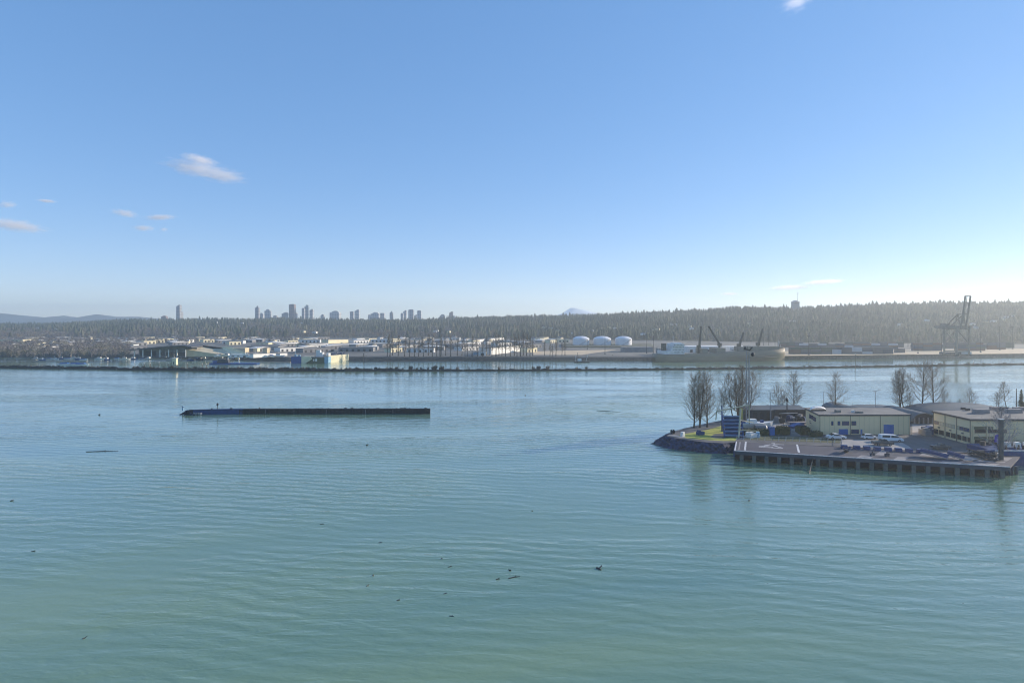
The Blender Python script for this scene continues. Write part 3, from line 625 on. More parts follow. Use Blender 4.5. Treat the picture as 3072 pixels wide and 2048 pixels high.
# light masts -------------------------------------------------------------------------
m_pole = mat('galvanised pole', (.28,.29,.30), (.22,.22,.23), .5, scale=1)
def pole(px, yt, yb, lab, kind='lamp', z=LAND_Z, rr=.35, mt=None, name='light_mast', cat='light mast', group='light masts over the yards'):
    p = at(px, yb, z); hh = (yb-yt)*p.y/F; r = thing(name, lab, cat, (p.x, p.y, z), 0, group)
    MB().tube((0,0,0),(0,0,hh), rr, rr*.55, 8).build('pole', mt or m_dk, r)
    if kind == 'lamp': MB().box(0,0,hh, 3.4, .9, .7).build('lamp_head', m_dk, r)
    MB().box(0,0,.5, rr*5, rr*5, 1.0).build('base', m_conc, r)
    return r
LM = [(2305,975,1046,'thin mast rising just behind the ship bow','n'),(2325,986,1046,'thin mast with pale top at the ship bow','n'),(2402,980,1034,'far thin mast first right of the ship','n'),(2426,1008,1065,'dark lamp mast standing on the quay right of the ship','lamp'),
      (2475,984,1040,'thin mast left one of a close pair over containers','n'),(2487,990,1040,'thin mast right one of a close pair over containers','n'),(2563,1005,1045,'dark lamp mast over the middle container stack','lamp'),
      (2637,982,1034,'tall faint mast behind the middle stack, left','n'),(2651,978,1034,'tallest faint mast behind the middle stack','n'),(2724,977,1040,'thin mast with broad top in the gap between stacks','lamp'),(2746,1003,1042,'faint short mast left of the dark one','n'),
      (2754,1003,1060,'dark lamp mast on a block base between the stacks','lamp'),(2824,1003,1056,'lamp mast close to the left crane leg','lamp'),(2942,1003,1057,'lamp mast right of the gantry crane','lamp'),(2999,979,1050,'tall lamp mast with bright heads near the right edge','lamp'),(3038,980,1047,'pale lamp mast furthest right','lamp'),
      (1940,1014,1060,'thin mast left of the ship stern','n'),(1762,1018,1048,'short pole in front of the left tank','n'),(1815,1006,1062,'pole in front of the middle tank','n'),(527,995,1034,'white flagpole behind the curved hall','n'),(497,1049,1072,'short white mast in front of the hall, left','n'),(522,1048,1072,'short white mast in front of the hall, right','n'),
      (1092,1016,1068,'utility pole left of the poplar row','n'),(1960,1006,1066,'mast next to the ship stern','n'),(2290,978,1050,'thin dark mast between the fourth crane and the bow','n')]
for (px, yt, yb, lab, kd) in LM: pole(px, yt, yb, lab, kd, rr=.3, mt=m_pole if px < 1000 else None)
# lattice tower among the poplars
p = at(1322, 1068, LAND_Z); hh = 84*p.y/F; r = thing('lattice_tower', 'tall slender lattice radio tower rising above the poplar row', 'tower', (p.x, p.y, LAND_Z)); lt = MB()
for k in range(14):
    z0, z1 = hh*k/14, hh*(k+1)/14; w0 = 1.3*(1-z0/hh*.8); w1 = 1.3*(1-z1/hh*.8)
    for (sx, sy) in ((-1,-1),(1,-1),(1,1),(-1,1)): lt.bar((sx*w0,sy*w0,z0),(sx*w1,sy*w1,z1), .22)
    lt.bar((-w0,-w0,z0),(w1,-w1,z1), .14); lt.bar((w0,w0,z0),(-w1,w1,z1), .14)
lt.build('lattice', m_dk, r); MB().tube((0,0,hh),(0,0,hh+4), .12).build('aerial', m_dk, r)
# ------------------------------------------------------------------ ship
sa, sb = at(1958,1085,0), at(2352,1080.5,0); dv = sb-sa; SL = dv.length; sh_a = math.atan2(dv.y, dv.x)
ship = thing('bulk_carrier', 'long olive grey bulk carrier moored along the far quay', 'ship', (sa.x+4.2, sa.y+8, 0), sh_a)
m_hull = mat('faded hull paint', (.25,.195,.13), (.20,.16,.11), .6, scale=.15, stretch=(.3,1,1)); m_shipd = mat('ship deck paint', (.22,.20,.16), (.16,.15,.12), .7, scale=.3)
m_sup = mat('ship white', (.72,.72,.72), (.6,.6,.6), .5, scale=.3); m_crane = mat('crane drab', (.05,.05,.035), (.035,.035,.028), .6, scale=.5)
secs = 40; hv = []; B = 12.5
for i in range(secs+1):
    u = i/secs; x = u*SL; dk = 8.2 + 4.6*max(0, (u-.25)/.75)**1.2 + (1.2 if u > .955 else 0)
    wd = B*min(1, (u/.05+.0)**.5*.35+.65 if u < .05 else 1)*(1 if u < .84 else math.sqrt(max(0.0, 1-((u-.84)/.16)**2)))
    ww = B*min(1, .55+u/.12)*(1 if u < .8 else max(0.0, 1-((u-.8)/.19)**2) if u < .99 else 0)
    wd = max(wd, .3); ww = max(min(ww, wd), .15); xo = 0
    for (yy, z) in ((-wd, dk), (-wd, dk*.55) , (-(ww*.6+wd*.4) , 2.5), (-ww, .2), (-ww*.9, -1.5), (ww*.9, -1.5), (ww, .2), ((ww*.6+wd*.4), 2.5), (wd, dk*.55), (wd, dk)): hv.append((x, yy, z))
n = 10; hf = [(i*n+j, (i+1)*n+j, (i+1)*n+j+1, i*n+j+1) for i in range(secs) for j in range(n-1)]
hf += [(i*n+n-1, (i+1)*n+n-1, (i+1)*n, i*n) for i in range(secs)] + [tuple(range(n)), tuple(range(secs*n, secs*n+n))[::-1]]
MB().add(hv, hf).build('hull', m_hull, ship, smooth=True).data.polygons[0].use_smooth = True
lx = lambda px: (px-1958)/394*SL
dkz = lambda x: 8.2 + 4.6*max(0, (x/SL-.25)/.75)**1.2
bw = MB(); 
for i in range(20):
    u0, u1 = i/20*.98, (i+1)/20*.98; 
    if .15 < u0 < .93: bw.bar((u0*SL,-B+.3,dkz(u0*SL)+.7),(u1*SL,-B+.3,dkz(u1*SL)+.7), .12, .08)
bw.build('railing', m_shipd, ship)
sp = MB(); sp.box(lx(2005),0,dkz(0)+1.7, lx(2033)-lx(1975), 20, 3.4); sp.box(lx(2014),0,dkz(0)+4.6, 15, 18, 2.4); sp.box(lx(2017),0,dkz(0)+7.2, 13, 17, 2.6); sp.box(lx(2019),0,dkz(0)+10, 10.5, 22, 2.8); sp.box(lx(2020),0,dkz(0)+11.8, 8, 12, .8)
sup = sp.build('superstructure', m_sup, ship)
for zz, yw in ((10.3, 21),(7.4,16),(4.8,17),(2,19)):
    w = MB()
    for k in range(8): w.box(lx(2019)-3+k*.0, 0, 0, .01,.01,.01) if False else w.box(lx(2014)-4+k*1.6, -yw/2-.6 if zz < 10 else -11.05, dkz(0)+zz, .8, .14, .7)
    w.build('window', m_win, sup)
MB().box(lx(1984),0,dkz(0)+7.5, 4, 5, 8).build('funnel', m_crane, ship)
ms = MB(); ms.tube((lx(2012),0,dkz(0)+12),(lx(2012),0,dkz(0)+20), .3,.15); ms.bar((lx(2009),0,dkz(0)+17),(lx(2016),0,dkz(0)+17), .25); ms.tube((lx(1968),0,dkz(0)),(lx(1968),0,dkz(0)+7), .25,.12); ms.build('mast', m_sup, ship)
for c0, c1, yt in ((2089,2105,1043),(2131,2158,1043),(2207,2232,1041),(2236,2322,1039)):
    hx0, hx1 = lx(c0), lx(c1); MB().box((hx0+hx1)/2, 0, dkz(hx0)+2.6, hx1-hx0, 17, 5.2).build('hatch', m_shipd, ship)
def ship_crane(bx, tips, hh, jib_end=None):
    x = lx(bx); z = dkz(x); cr = MB(); cr.tube((x,0,z),(x,0,z+hh*.35), 1.5, 1.3, 10); cr.box(x,0,z+hh*.35+1.6, 3.4, 3.6, 3.2)
    o = cr.build('deck_crane', m_crane, ship); j = MB()
    for yo in (-1.1, 1.1): j.bar((x+.8,yo,z+hh*.35+1),(lx(jib_end[0]),yo*.5,z+jib_end[1]), .95, 1.1)
    for k in range(8):
        a_ = Vector((x+.8,-1.1,z+hh*.35+1)).lerp(Vector((lx(jib_end[0]),-.5,z+jib_end[1])), k/7.); b_ = Vector((x+.8,1.1,z+hh*.35+1)).lerp(Vector((lx(jib_end[0]),.5,z+jib_end[1])), min(1,(k+.6)/7.)); j.bar(a_, b_, .22)
    j.build('jib', m_crane, o); w = MB(); w.tube((x-.8,0,z+hh*.35+3),(lx(jib_end[0]),0,z+jib_end[1]), .12, None, 4); w.tube((lx(jib_end[0]),0,z+jib_end[1]),(lx(jib_end[0])+.3,0,z+jib_end[1]*.45), .08, None, 4); w.build('cable', m_dk, o)
ship_crane(2088, None, 16, (2095, 30)); ship_crane(2151, None, 20, (2118, 29)); ship_crane(2210, None, 15, (2224, 21)); ship_crane(2269, None, 15, (2284, 24.5))
fm = MB(); fm.tube((lx(2333),0,dkz(SL*.95)+1),(lx(2333),0,dkz(SL*.95)+10), .3,.15); fm.tube((lx(2341),0,dkz(SL*.95)+1),(lx(2335),0,dkz(SL*.95)+9), .2,.12); fm.build('foremast', m_sup, ship)
MB().box(lx(2340), 0, 13.9, 6, 8, 1.6).build('forecastle', m_shipd, ship)
# ------------------------------------------------------------------ gantry crane
th_ = R(10); NL = Vector((505,682,LAND_Z)); u = Vector((-math.sin(th_), math.cos(th_), 0)); v = Vector((math.cos(th_), math.sin(th_), 0))
gc = thing('gantry_crane', 'tall ship to shore container crane with its boom raised', 'crane', NL)
mg = mat('gantry steel', (.21,.20,.175), (.16,.15,.13), .6, scale=.3); A_, B_ = 15.5, 17.0; GZ = 31.0
def gp(a, b, z): return u*a + v*b + Vector((0,0,z))
for (a, b) in ((0,0),(A_,0),(0,B_),(A_,B_)): MB().bar(gp(a,b,1.4), gp(a,b,GZ+ (3 if a == 0 else 0)), 1.5, 1.5).build('leg', mg, gc)
for (a, b) in ((0,0),(A_,0),(0,B_),(A_,B_)): MB().bar(gp(a,b-2.6,.75), gp(a,b+2.6,.75), 1.3, 1.4).build('bogie', m_dk, gc)
br = MB(); br.bar(gp(0,0,5), gp(0,B_,5), 1.1, 1.4); br.bar(gp(A_,0,5), gp(A_,B_,5), 1.1, 1.4); br.bar(gp(0,0,GZ), gp(0,B_,GZ), 1.3, 1.8); br.bar(gp(A_,0,GZ), gp(A_,B_,GZ), 1.3, 1.8)
br.bar(gp(0,0,14), gp(A_,0,GZ-1), .8); br.bar(gp(0,B_,14), gp(A_,B_,GZ-1), .8); br.bar(gp(A_,0,14), gp(A_,B_*.95,GZ-1), .8); br.bar(gp(0,B_*.05,GZ-1), gp(0,B_,14), .8)
br.build('bracing', mg, gc)
bc = B_/2
gd = MB()
for s in (-3.6, 3.6): gd.bar(gp(-2,bc+s,GZ+1.6), gp(A_+16,bc+s,GZ+1.6), 1.5, 3.2); 
for k in range(8): gd.bar(gp(-1+k*4.4,bc-3.6,GZ+2), gp(-1+k*4.4,bc+3.6,GZ+2), .6)
gd.add([gp(A_-2,bc-4.4,GZ+3.4), gp(A_+20,bc-2.5,GZ+3), gp(A_+20,bc-2.5,GZ+.8), gp(A_+5,bc-4.4,GZ-1.6), gp(A_-2,bc-4.4,GZ-1.4), gp(A_-2,bc+4.4,GZ+3.4), gp(A_+20,bc+2.5,GZ+3), gp(A_+20,bc+2.5,GZ+.8), gp(A_+5,bc+4.4,GZ-1.6), gp(A_-2,bc+4.4,GZ-1.4)], [(0,1,2,3,4),(9,8,7,6,5),(0,5,6,1),(1,6,7,2),(2,7,8,3),(3,8,9,4),(4,9,5,0)])
gd.build('girder', mg, gc)
af = MB()
for s in (-3.8, 3.8):
    af.bar(gp(0,bc+s,GZ+3), gp(2.5,bc+s,GZ+16.5), .9); af.bar(gp(2.5,bc+s,GZ+16.5), gp(A_+2,bc+s*.9,GZ+3.5), .8); af.bar(gp(2.5,bc+s,GZ+16.5), gp(A_*.45,bc+s,GZ+3.2), .5); af.bar(gp(-1.5,bc+s,GZ+16.6), gp(3,bc+s,GZ+16.6), .7)
af.bar(gp(2.5,bc-3.8,GZ+16.5), gp(2.5,bc+3.8,GZ+16.5), .9); af.bar(gp(.3,bc-3.8,GZ+9), gp(.3,bc+3.8,GZ+9), .5)
af.build('a_frame', mg, gc)
bo = MB(); BA, BZ = -6.5, GZ+37
for s in (-3.4, 3.4): bo.bar(gp(-1.2,bc+s,GZ+2.4), gp(BA,bc+s,BZ), 1.1, 1.5)
for s in (-1.0,): bo.bar(gp(-1.2,bc+s,GZ+6), gp(BA,bc+s,BZ), .45)
for k in (.12,.36,.43,.72,.78,1.0): pA = gp(-1.2,bc-3.4,GZ+2.4).lerp(gp(BA,bc-3.4,BZ), k); pB = gp(-1.2,bc+3.4,GZ+2.4).lerp(gp(BA,bc+3.4,BZ), k); bo.bar(pA, pB, .8)
bo.build('boom', mg, gc)
hs_ = MB(); hs_.bar(gp(A_+3,bc,GZ+4.6), gp(A_+12,bc,GZ+4.6), 5, 3); hs_.build('machinery_house', mg, gc)
# ------------------------------------------------------------------ training wall (long low dike) across the river
DK = [(-700,1096),(0,1104),(345,1108),(350,1109.5),(620,1112.5),(1000,1113.5),(1540,1112.5),(1800,1111),(2000,1109.5),(2400,1105),(2700,1099.5),(3072,1094),(3900,1082)]
dk = MB(); pts = [at(px, lerp_tab(DK, px), 0) for px in range(-700, 3901, 9)]; vs = []
for i, p in enumerate(pts):
    px = -700+9*i; hz_ = (2.3 if px < 1200 else 1.6)*(1+.16*math.sin(i*1.7)+.14*math.sin(i*.61+1)+.1*math.sin(i*3.3)); w = 2.6
    vs += [(p.x, p.y-.6+.3*math.sin(i*2.3), -.6), (p.x, p.y+.3, hz_*.8), (p.x, p.y+w*.5, hz_), (p.x, p.y+w, hz_*.75), (p.x, p.y+w+1.6, -.6)]
dk.add(vs, [(i*5+j, (i+1)*5+j, (i+1)*5+j+1, i*5+j+1) for i in range(len(pts)-1) for j in range(4)])
tag(dk.build('dike', mat('wet black dike stone', (.020,.020,.024), (.008,.008,.010), .9, scale=.8, bump=.8, bscale=2)), 'long low dark stone training wall crossing the whole river', 'dike')
def twig_bush(h, r, seed, n, w=.05, dome=False):
    q = random.Random(seed); V = []; T = []
    for k in range(n):
        a = q.random()*6.28; rr = r*math.sqrt(q.random()); r0 = rr*.35
        zt = h*(math.sqrt(max(0,1-(rr/r)**2))*.8+.2)*q.uniform(.75,1.05) if dome else h*q.uniform(.5,1)*(1-.3*rr/r)
        if dome and q.random() < .7:
            z0 = zt*q.uniform(.2,1); c_ = Vector((rr*math.cos(a), rr*math.sin(a), z0)); e = Vector((q.gauss(0,1),q.gauss(0,1),q.gauss(0,1))).normalized()*.28; f_ = Vector((q.gauss(0,1),q.gauss(0,1),q.gauss(0,1))).normalized()*.28
            i = len(V); V += [tuple(c_), tuple(c_+e), tuple(c_+f_)]; T.append((i,i+1,i+2)); continue
        i = len(V); a2 = a+q.gauss(0,.3); V += [(r0*math.cos(a)-w, r0*math.sin(a), 0), (r0*math.cos(a)+w, r0*math.sin(a), 0), (rr*math.cos(a2), rr*math.sin(a2), zt), (rr*math.cos(a2)+w, rr*math.sin(a2), zt*.97)]
        T += [(i,i+1,i+2),(i+1,i+3,i+2)]
    return np.array(V), np.array(T)
m_bu = [mat('dark winter brush', (.055,.048,.045), (.035,.032,.034), .95), mat('olive brush', (.085,.085,.05), (.05,.055,.035), .95), mat('violet brown brush', (.10,.075,.075), (.07,.055,.06), .95)]
bp_ = []
for s in range(3): V, T = twig_bush(3.6, 1.5, s, 60, .13); bp_.append(('tall thin leafless bush', tri_mesh('bush', V, T, m_bu[0])))
for s in range(2): V, T = twig_bush(2.2, 2.0, 9+s, 260, .05, True); bp_.append(('round twiggy bush', tri_mesh('bush', V, T, m_bu[1+s])))
usedB = set()
def put_bush(k, px, s, where, dz=0):
    nm, o = bp_[k]
    if k in usedB: o = o.copy(); col.objects.link(o)
    usedB.add(k); p = at(px, lerp_tab(DK, px), 0); o.location = (p.x, p.y+1.2, .9); o.scale = (s*random.uniform(.85,1.3), s, s); o.rotation_euler.z = random.uniform(0,6)
    tag(o, f'{nm} growing on the dike {where}', 'bush', f'{nm}es on the dike {where}')
px = 395
while px < 1370:
    px += random.uniform(4, 7.5) if px < 960 else random.uniform(8, 24)
    put_bush(random.randrange(3), px, random.uniform(.5, 1.15), 'in front of the barges and hall' if px < 960 else 'left of centre past the barges')
for px in range(0, 345, 9): put_bush(random.randrange(3), px+random.uniform(-5,5), random.uniform(.5,.8), 'at the far left')
for px, s in ((1231,1.4),(1304,1.4),(1327,1.3),(1400,1.2),(1408,1.1),(1497,1.1),(1600,1.1),(1616,1.3),(1643,1.3),(1760,1.2),(1730,.9)): put_bush(random.randrange(3), px, s, 'in mid river')
for px, s in ((1680,.6),(1815,.8),(1847,.7),(1862,.6),(1908,.7),(1930,.5),(1952,.6),(1972,.9),(2005,.8),(2028,.7),(2048,.6),(2075,.6),(2098,.6),(2113,.7),(2129,1.1),(2148,.8),(2187,1.2),(2225,1.4),(2262,.9),(2280,1.1),(2290,1.),(2302,.9),(2318,.9),(2344,.7),(2415,.9),(2432,.9),(2541,.8),(2573,.8),(2583,.5),(2629,.6),(2690,.5),(2737,.8),(2765,.7),(2823,1.1),(2907,1.0),(2952,.9),(3018,1.0),(3000,.5),(2960,.6),(3050,.5)):
    put_bush(3+random.randrange(2), px, s, 'right of centre' if px < 2400 else 'at the right under the gantry crane')
# markers and piles along the dike
m_pile = mat('weathered timber pile', (.20,.16,.13), (.12,.10,.085), .9, scale=2)
def pile(px, yt, yb, lab, rr=.28, mt=None, z=0, cap=True):
    p = at(px, yb, z); hh = (yb-yt)*p.y/F; r = thing('pile', lab, 'pile', (p.x, p.y, z-.6))
    MB().tube((0,0,0),(0,0,hh+.6), rr, rr*.85, 8).build('post', mt or m_pile, r)
    if cap: MB().lathe([(rr*1.35,hh+.62),(rr*1.35,hh+.85),(rr*.3,hh+1.3)], 8).build('cap', m_white, r)
for px, yt, yb, lab in ((432,1089,1104,'thin pale pile left of the cabin on the dike'),(451,1090,1104,'second thin pale pile left of the cabin'),(477,1087,1104,'lone thin pile midway to the cabin'),(506,1090,1105,'thick white pile touching the cabin left side'),(562,1090,1104,'lone pile right of the cabin'),
                        (607,1091,1106,'left pile of the dark topped pair'),(619,1092,1106,'right pile of the dark topped pair'),(1090,1058,1083,'pale mooring pile right of the cream barge'),(1098,1062,1083,'shorter mooring pile right of the cream barge'),(2566,1062,1104,'tall channel pile with pale top on the right dike'),
                        (1733,1058,1080,'pale pile above the dredger'),(1837,1062,1078,'pile by the small landing'),(2920,1085,1094,'stubby pile on the right dike')): pile(px, yt, yb, lab)
# ------------------------------------------------------------------ barges and boats
def barge(px0, px1, yb, h, depth, lab, mt, rz=0, deck=None, fit=None):
    a, b = at(px0, yb, 0), at(px1, yb, 0); w = (b-a).length; r = thing('barge', lab, 'barge', (a.x, a.y, 0), rz)
    MB().profile([(0,h),(0,.8),(1.0,-.6),(w-1.0,-.6),(w,.8),(w,h)], 0, depth).build('hull', mt, r)
    MB().box(w/2, depth/2, h+.1, w-.5, depth-.5, .2).build('deck', deck or m_conc, r)
    if fit: fit(r, w, depth, h)
    return r
def ff_blue(r, w, dp, h):
    m = MB(); m.tube((w*.25,dp/2,h),(w*.25,dp/2,h+6), .15); m.box(w*.3,dp/2,h+1, 2.4,2,2); m.box(w*.7,dp*.4,h+.8, 2,2,1.6); m.build('deck_gear', m_lb, r)
barge(873,904,1090,7,10,'bright blue box hulled barge moored left of the cream one', m_blu, fit=ff_blue)
# cream ramp barge / covered slip
a = at(903,1090,0); r = thing('landing_barge', 'cream sided barge with dark olive well moored beside the blue barge', 'barge', (a.x+.4, a.y, 0)); w = (at(974,1091,0)-a).length-.8
MB().profile([(0,0),(w*.16,0),(w*.42,4.6),(w*.36,7),(0,7)], 0, 12).build('ramp', m_cream, r)
MB().profile([(w*.16,-.4),(w*.98,-.4),(w*.98,5.8),(w*.42,5.8)], 1.5, 14).build('well', m_grn, r)
MB().box(w*.58, 1.4, 3.4, 2.0, .2, 2.8).build('light_panel', m_white, r); MB().box(w*.48,1.4,3.4, 1.4,.2,2).build('hatch', m_white, r)
MB().box(w*.62, 5, 6.3, w*.7, 9, 1).build('deck', m_conc, r); c_ = MB(); c_.box(w*.66, 8, 9, 7, 6, 4.4); c_.box(w*.6, 8, 12.4, 4.4, 4, 2.4); c_.build('cabin', m_sup, r)
def ff_none(r, w, dp, h): MB().box(w*.2, -.06, h*.55, w*.5, .1, .5).build('rubbing_strip', m_dk, r)
barge(973,985,1090,6.8,9,'narrow pale blue barge wedged between olive and cream hulls', m_lb)
def ff_cream(r, w, dp, h):
    MB().box(1.6, 2, h+1.4, 3.2, 3.6, 2.8).build('cabin', m_white, r); m = MB()
    for k in range(26): m.box(2+random.random()*(w-5), 2+random.random()*(dp-4), h+.9+random.random()*.6, random.uniform(.6,2.4), random.uniform(.6,2), random.uniform(.8,2.2), random.random())
    tag(m.build('scrap_load', m_blu2, r), kind='stuff')
m_blu2 = mat('mixed scrap', (.06,.08,.20), (.35,.32,.3), .7, scale=.6)
r = barge(986,1078,1088.5,7.6,12,'large cream hulled scrap barge furthest right of the moored barges', m_cream, rz=R(66), fit=ff_cream)
# small boats
def boat_proto(L, hullm, cabm, cabin=True):
    r = empty('workboat'); m = MB(); W = L*.3; st = [(-L/2,W*.42,1.1),(-L*.2,W*.5,1.05),(L*.2,W*.45,1.15),(L*.4,W*.22,1.35),(L/2,.05,1.5)]; vs = []
    for x, w, z in st: vs += [(x,-w,z),(x*.94,-w*.7,-.3),(x*.94,w*.7,-.3),(x,w,z)]
    fs = [(i*4+j, (i+1)*4+j, (i+1)*4+(j+1)%4, i*4+(j+1)%4) for i in range(4) for j in range(4)] + [(0,1,2,3)]
    m.add(vs, fs); m.build('hull', hullm, r)
    if cabin:
        cb = MB().box(-L*.08,0,1.9, L*.38, W*.6, 1.7, taper=.85).build('cabin', cabm, r); MB().box(-L*.08,0,2.25, L*.34, W*.62, .45).build('window', m_win, cb)
        MB().tube((-L*.1,0,2.7),(-L*.1,0,5), .07).build('mast', m_white, r)
    else: MB().box(-L*.05,0,1.4, L*.7, W*.7, .9, taper=.6).build('cover', cabm, r)
    return r
m_tarp = mat('blue tarpaulin', (.03,.12,.35), (.02,.08,.25), .6)
BPR = [('white cabin boat', boat_proto(11, m_white, m_white)), ('blue hulled boat', boat_proto(10, m_blu, m_white)), ('tarpaulin covered boat', boat_proto(9, m_white, m_tarp, False)), ('dark work boat', boat_proto(12, m_dk, m_cream))]
usedBo = set()
def put_boat(k, px, yb, rz, where, s=1, land=False):
    nm, r = BPR[k]
    if k in usedBo: r = copy_tree(r)
    usedBo.add(k); z = LAND_Z+.3 if land else 0; p = at(px, yb, z); r.location = (p.x, p.y, z); r.rotation_euler.z = rz; r.scale = (s,s,s); tag(r, f'{nm} {where}', 'boat', f'{nm}s {where}')
for i, (px, yb) in enumerate([(110,1078),(128,1080),(148,1077),(166,1079),(184,1076),(205,1077),(222,1075.5),(238,1078),(252,1080),(300,1077),(322,1079),(352,1077),(376,1078),(402,1077),(428,1079),(448,1077)]): put_boat(i % 3, px, yb, random.uniform(-.5,.5), 'at the marina floats on the left')
for px, yb in ((196,1096),(228,1096),(246,1097)): put_boat(2, px, yb+.5, random.uniform(-.2,.2), 'close behind the dike at left', 1.7)
for i, px in enumerate(range(572, 872, 14)): put_boat(random.choice([0,0,1,3,2]), px+random.uniform(-4,4), 1079+random.uniform(-1.5,2), random.uniform(-.4,.4), 'along the crowded shore before the white sheds')
for i, px in enumerate((640,660,684,700,722,745,770,792,815,838)): put_boat(random.choice([0,2]), px, 1070+random.uniform(-2,1), random.uniform(-.6,.6), 'hauled out on the shore yard', 1.2, True)
put_boat(0, 523, 1080, .1, 'anchored in front of the hall', 1.5)
far_building(690,742,1072,1064,'white boat shed left of the long one', m_white, m_white, depth=8, doors=3)
# floats
for px0, px1, yb, lab in ((20,110,1079,'long timber float at the far left inlet'),(96,262,1084,'marina float with boats left of the hall'),(640,860,1082,'pale timber float in front of the shore boats'),(770,872,1087,'outer timber float left of the blue barge'),(1150,1390,1083.5,'low log float under the poplar bank')):
    a, b = at(px0, yb, 0), at(px1, yb, 0); o = MB().box(0,0,.25, (b-a).length, 2.6, .7).build('float_dock', mat('grey float timber', (.26,.24,.21), (.17,.16,.14), .9, scale=.5), loc=((a.x+b.x)/2, a.y, 0)); tag(o, lab, 'float')
# cabin on piles at the dike
p = at(517,1106,0); r = thing('tide_gauge_cabin', 'tall cream cabin raised on piles behind the dike', 'cabin', (p.x, p.y+4, 0))
pl = [MB().tube((x,y,-1),(x,y,3.2), .25).build('pile', m_pile, r) for x, y in ((-2,-1.2),(2,-1.2),(2,1.2),(-2,1.2))]
MB().box(0,0,3.3, 5.6,3.6,.3).build('platform', m_conc, r); MB().box(.3,0,6.4, 3.6,3,6).build('wall', m_cream, r); MB().box(.3,0,9.6, 4.4,3.6,.4).build('roof', m_white, r); MB().box(-.2,-1.55,5.2, 1,.1,2.2).build('door', m_dk, r)
# crane barge
p = at(686,1093,0); r = thing('crane_barge', 'flat work barge carrying a white crane jib behind the dike', 'barge', (p.x-20, p.y, 0))
MB().profile([(0,1.3),(.5,-.5),(48,-.5),(49,1.3)], 0, 8).build('hull', m_blu, r); MB().box(13,4,3.4, 12,5,4, taper=.8).build('cabin', m_dk, r)
j = MB(); j.bar((17,3,1.4),(18,3,7), .7); j.bar((18,3,7),(29,3,7.6), .7); j.bar((29,3,7.6),(36,3,11), 1.1); j.bar((29,3,1.4),(29,3,7.6), .6); j.build('jib', m_white, r); MB().box(5,4,2.6, 5,4,2.4).build('winch', m_blu, r)
# little dredger
p = at(1745,1087,0); r = thing('dredger', 'small dark dredger with white rails afloat under the tanks', 'boat', (p.x-8, p.y, 0)); MB().profile([(0,1.2),(.6,-.5),(16,-.5),(17,1.2)], 0, 6).build('hull', m_dk, r)
MB().box(6,3,2.6, 4,3,2.6).build('cabin', m_sup, r); f_ = MB(); f_.bar((2,3,1.2),(2,3,7), .25); f_.bar((13,3,1.2),(15,3,8), .3); f_.bar((6,3,5),(15,3,6.5), .2); f_.build('frame', m_white, r)
# ================================================================== near point
G = 3.0
m_asph = mat('worn yard asphalt', (.13,.13,.135), (.085,.085,.09), .9, scale=.25, stretch=(1,.6,1), detail=8)
m_yard = mat('pale dusty yard', (.36,.34,.33), (.27,.26,.25), .95, scale=.2, detail=6)
m_grass = mat('yellow green winter grass', (.44,.43,.08), (.26,.28,.06), .95, scale=.6, detail=6, bump=.4)
m_dgrass = mat('dull dark grass', (.075,.09,.035), (.05,.06,.03), .95, scale=.8, bump=.4)
m_rock = mat('shadow blue rip rap', (.028,.045,.11), (.006,.008,.018), .85, scale=.9, bump=1.0, bscale=1.6, detail=6)  # navy cast of the shadows put into the stone colour
m_bluewall = mat('deep blue painted steel', (.014,.06,.20), (.010,.04,.14), .55, scale=.8)
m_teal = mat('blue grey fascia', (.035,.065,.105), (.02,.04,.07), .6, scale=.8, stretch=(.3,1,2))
m_wline = mat('worn white road paint', (.72,.71,.70), (.48,.47,.47), .7, scale=1.5)
m_khaki = mat('pale olive wall panels', (.82,.66,.40), (.76,.61,.37), .75, scale=.12)
m_trim = mat('dark trim', (.035,.045,.055), (.03,.035,.045), .5)
m_bdoor = mat('bright blue door', (.015,.14,.42), (.012,.12,.36), .45, scale=.3)
m_bglass = mat('blue tinted glass', (.02,.07,.17), (.012,.04,.10), .12, scale=.4)
m_froof = mat('grey felt roof', (.20,.195,.19), (.15,.145,.14), .9, scale=.12, detail=6)
m_shroof = mat('grey green sheet roof', (.105,.125,.135), (.08,.095,.105), .65, scale=.1)
m_hedge = mat('dull green hedge', (.06,.075,.025), (.03,.04,.016), .95, scale=.8, bump=.6)
def W(px, py, z=G): v_ = at(px, py, z); return (v_.x, v_.y)
TOP = [W(2000,1307),W(2028,1314),W(2068,1320),W(2120,1326),W(2170,1329),W(2206,1326),W(2540,1339.5),W(2782,1354),W(3072,1362),(200,188),(260,188),(260,292),(190,296),(140,293),W(2430,1232),W(2233,1240),W(2182,1258),W(2150,1263),W(2083,1277),W(2040,1288),W(2012,1297)]
OFF = []
nT = len(TOP); cx_, cy_ = 150, 240
for i, (x, y) in enumerate(TOP):
    a_, b_ = TOP[i-1], TOP[(i+1) % nT]; tx, ty = b_[0]-a_[0], b_[1]-a_[1]; L = math.hypot(tx, ty); nx, ny = ty/L, -tx/L
    s = 7.0 if i in (0,20,1,19,18,17,16,15) else 5.0
    if 5 <= i <= 10: s = .25
    OFF.append((x+nx*s, y+ny*s))
g = MB(); g.add([(x, y, G) for x, y in TOP], [tuple(range(nT))])
tag(g.build('headland', m_asph), kind='structure')
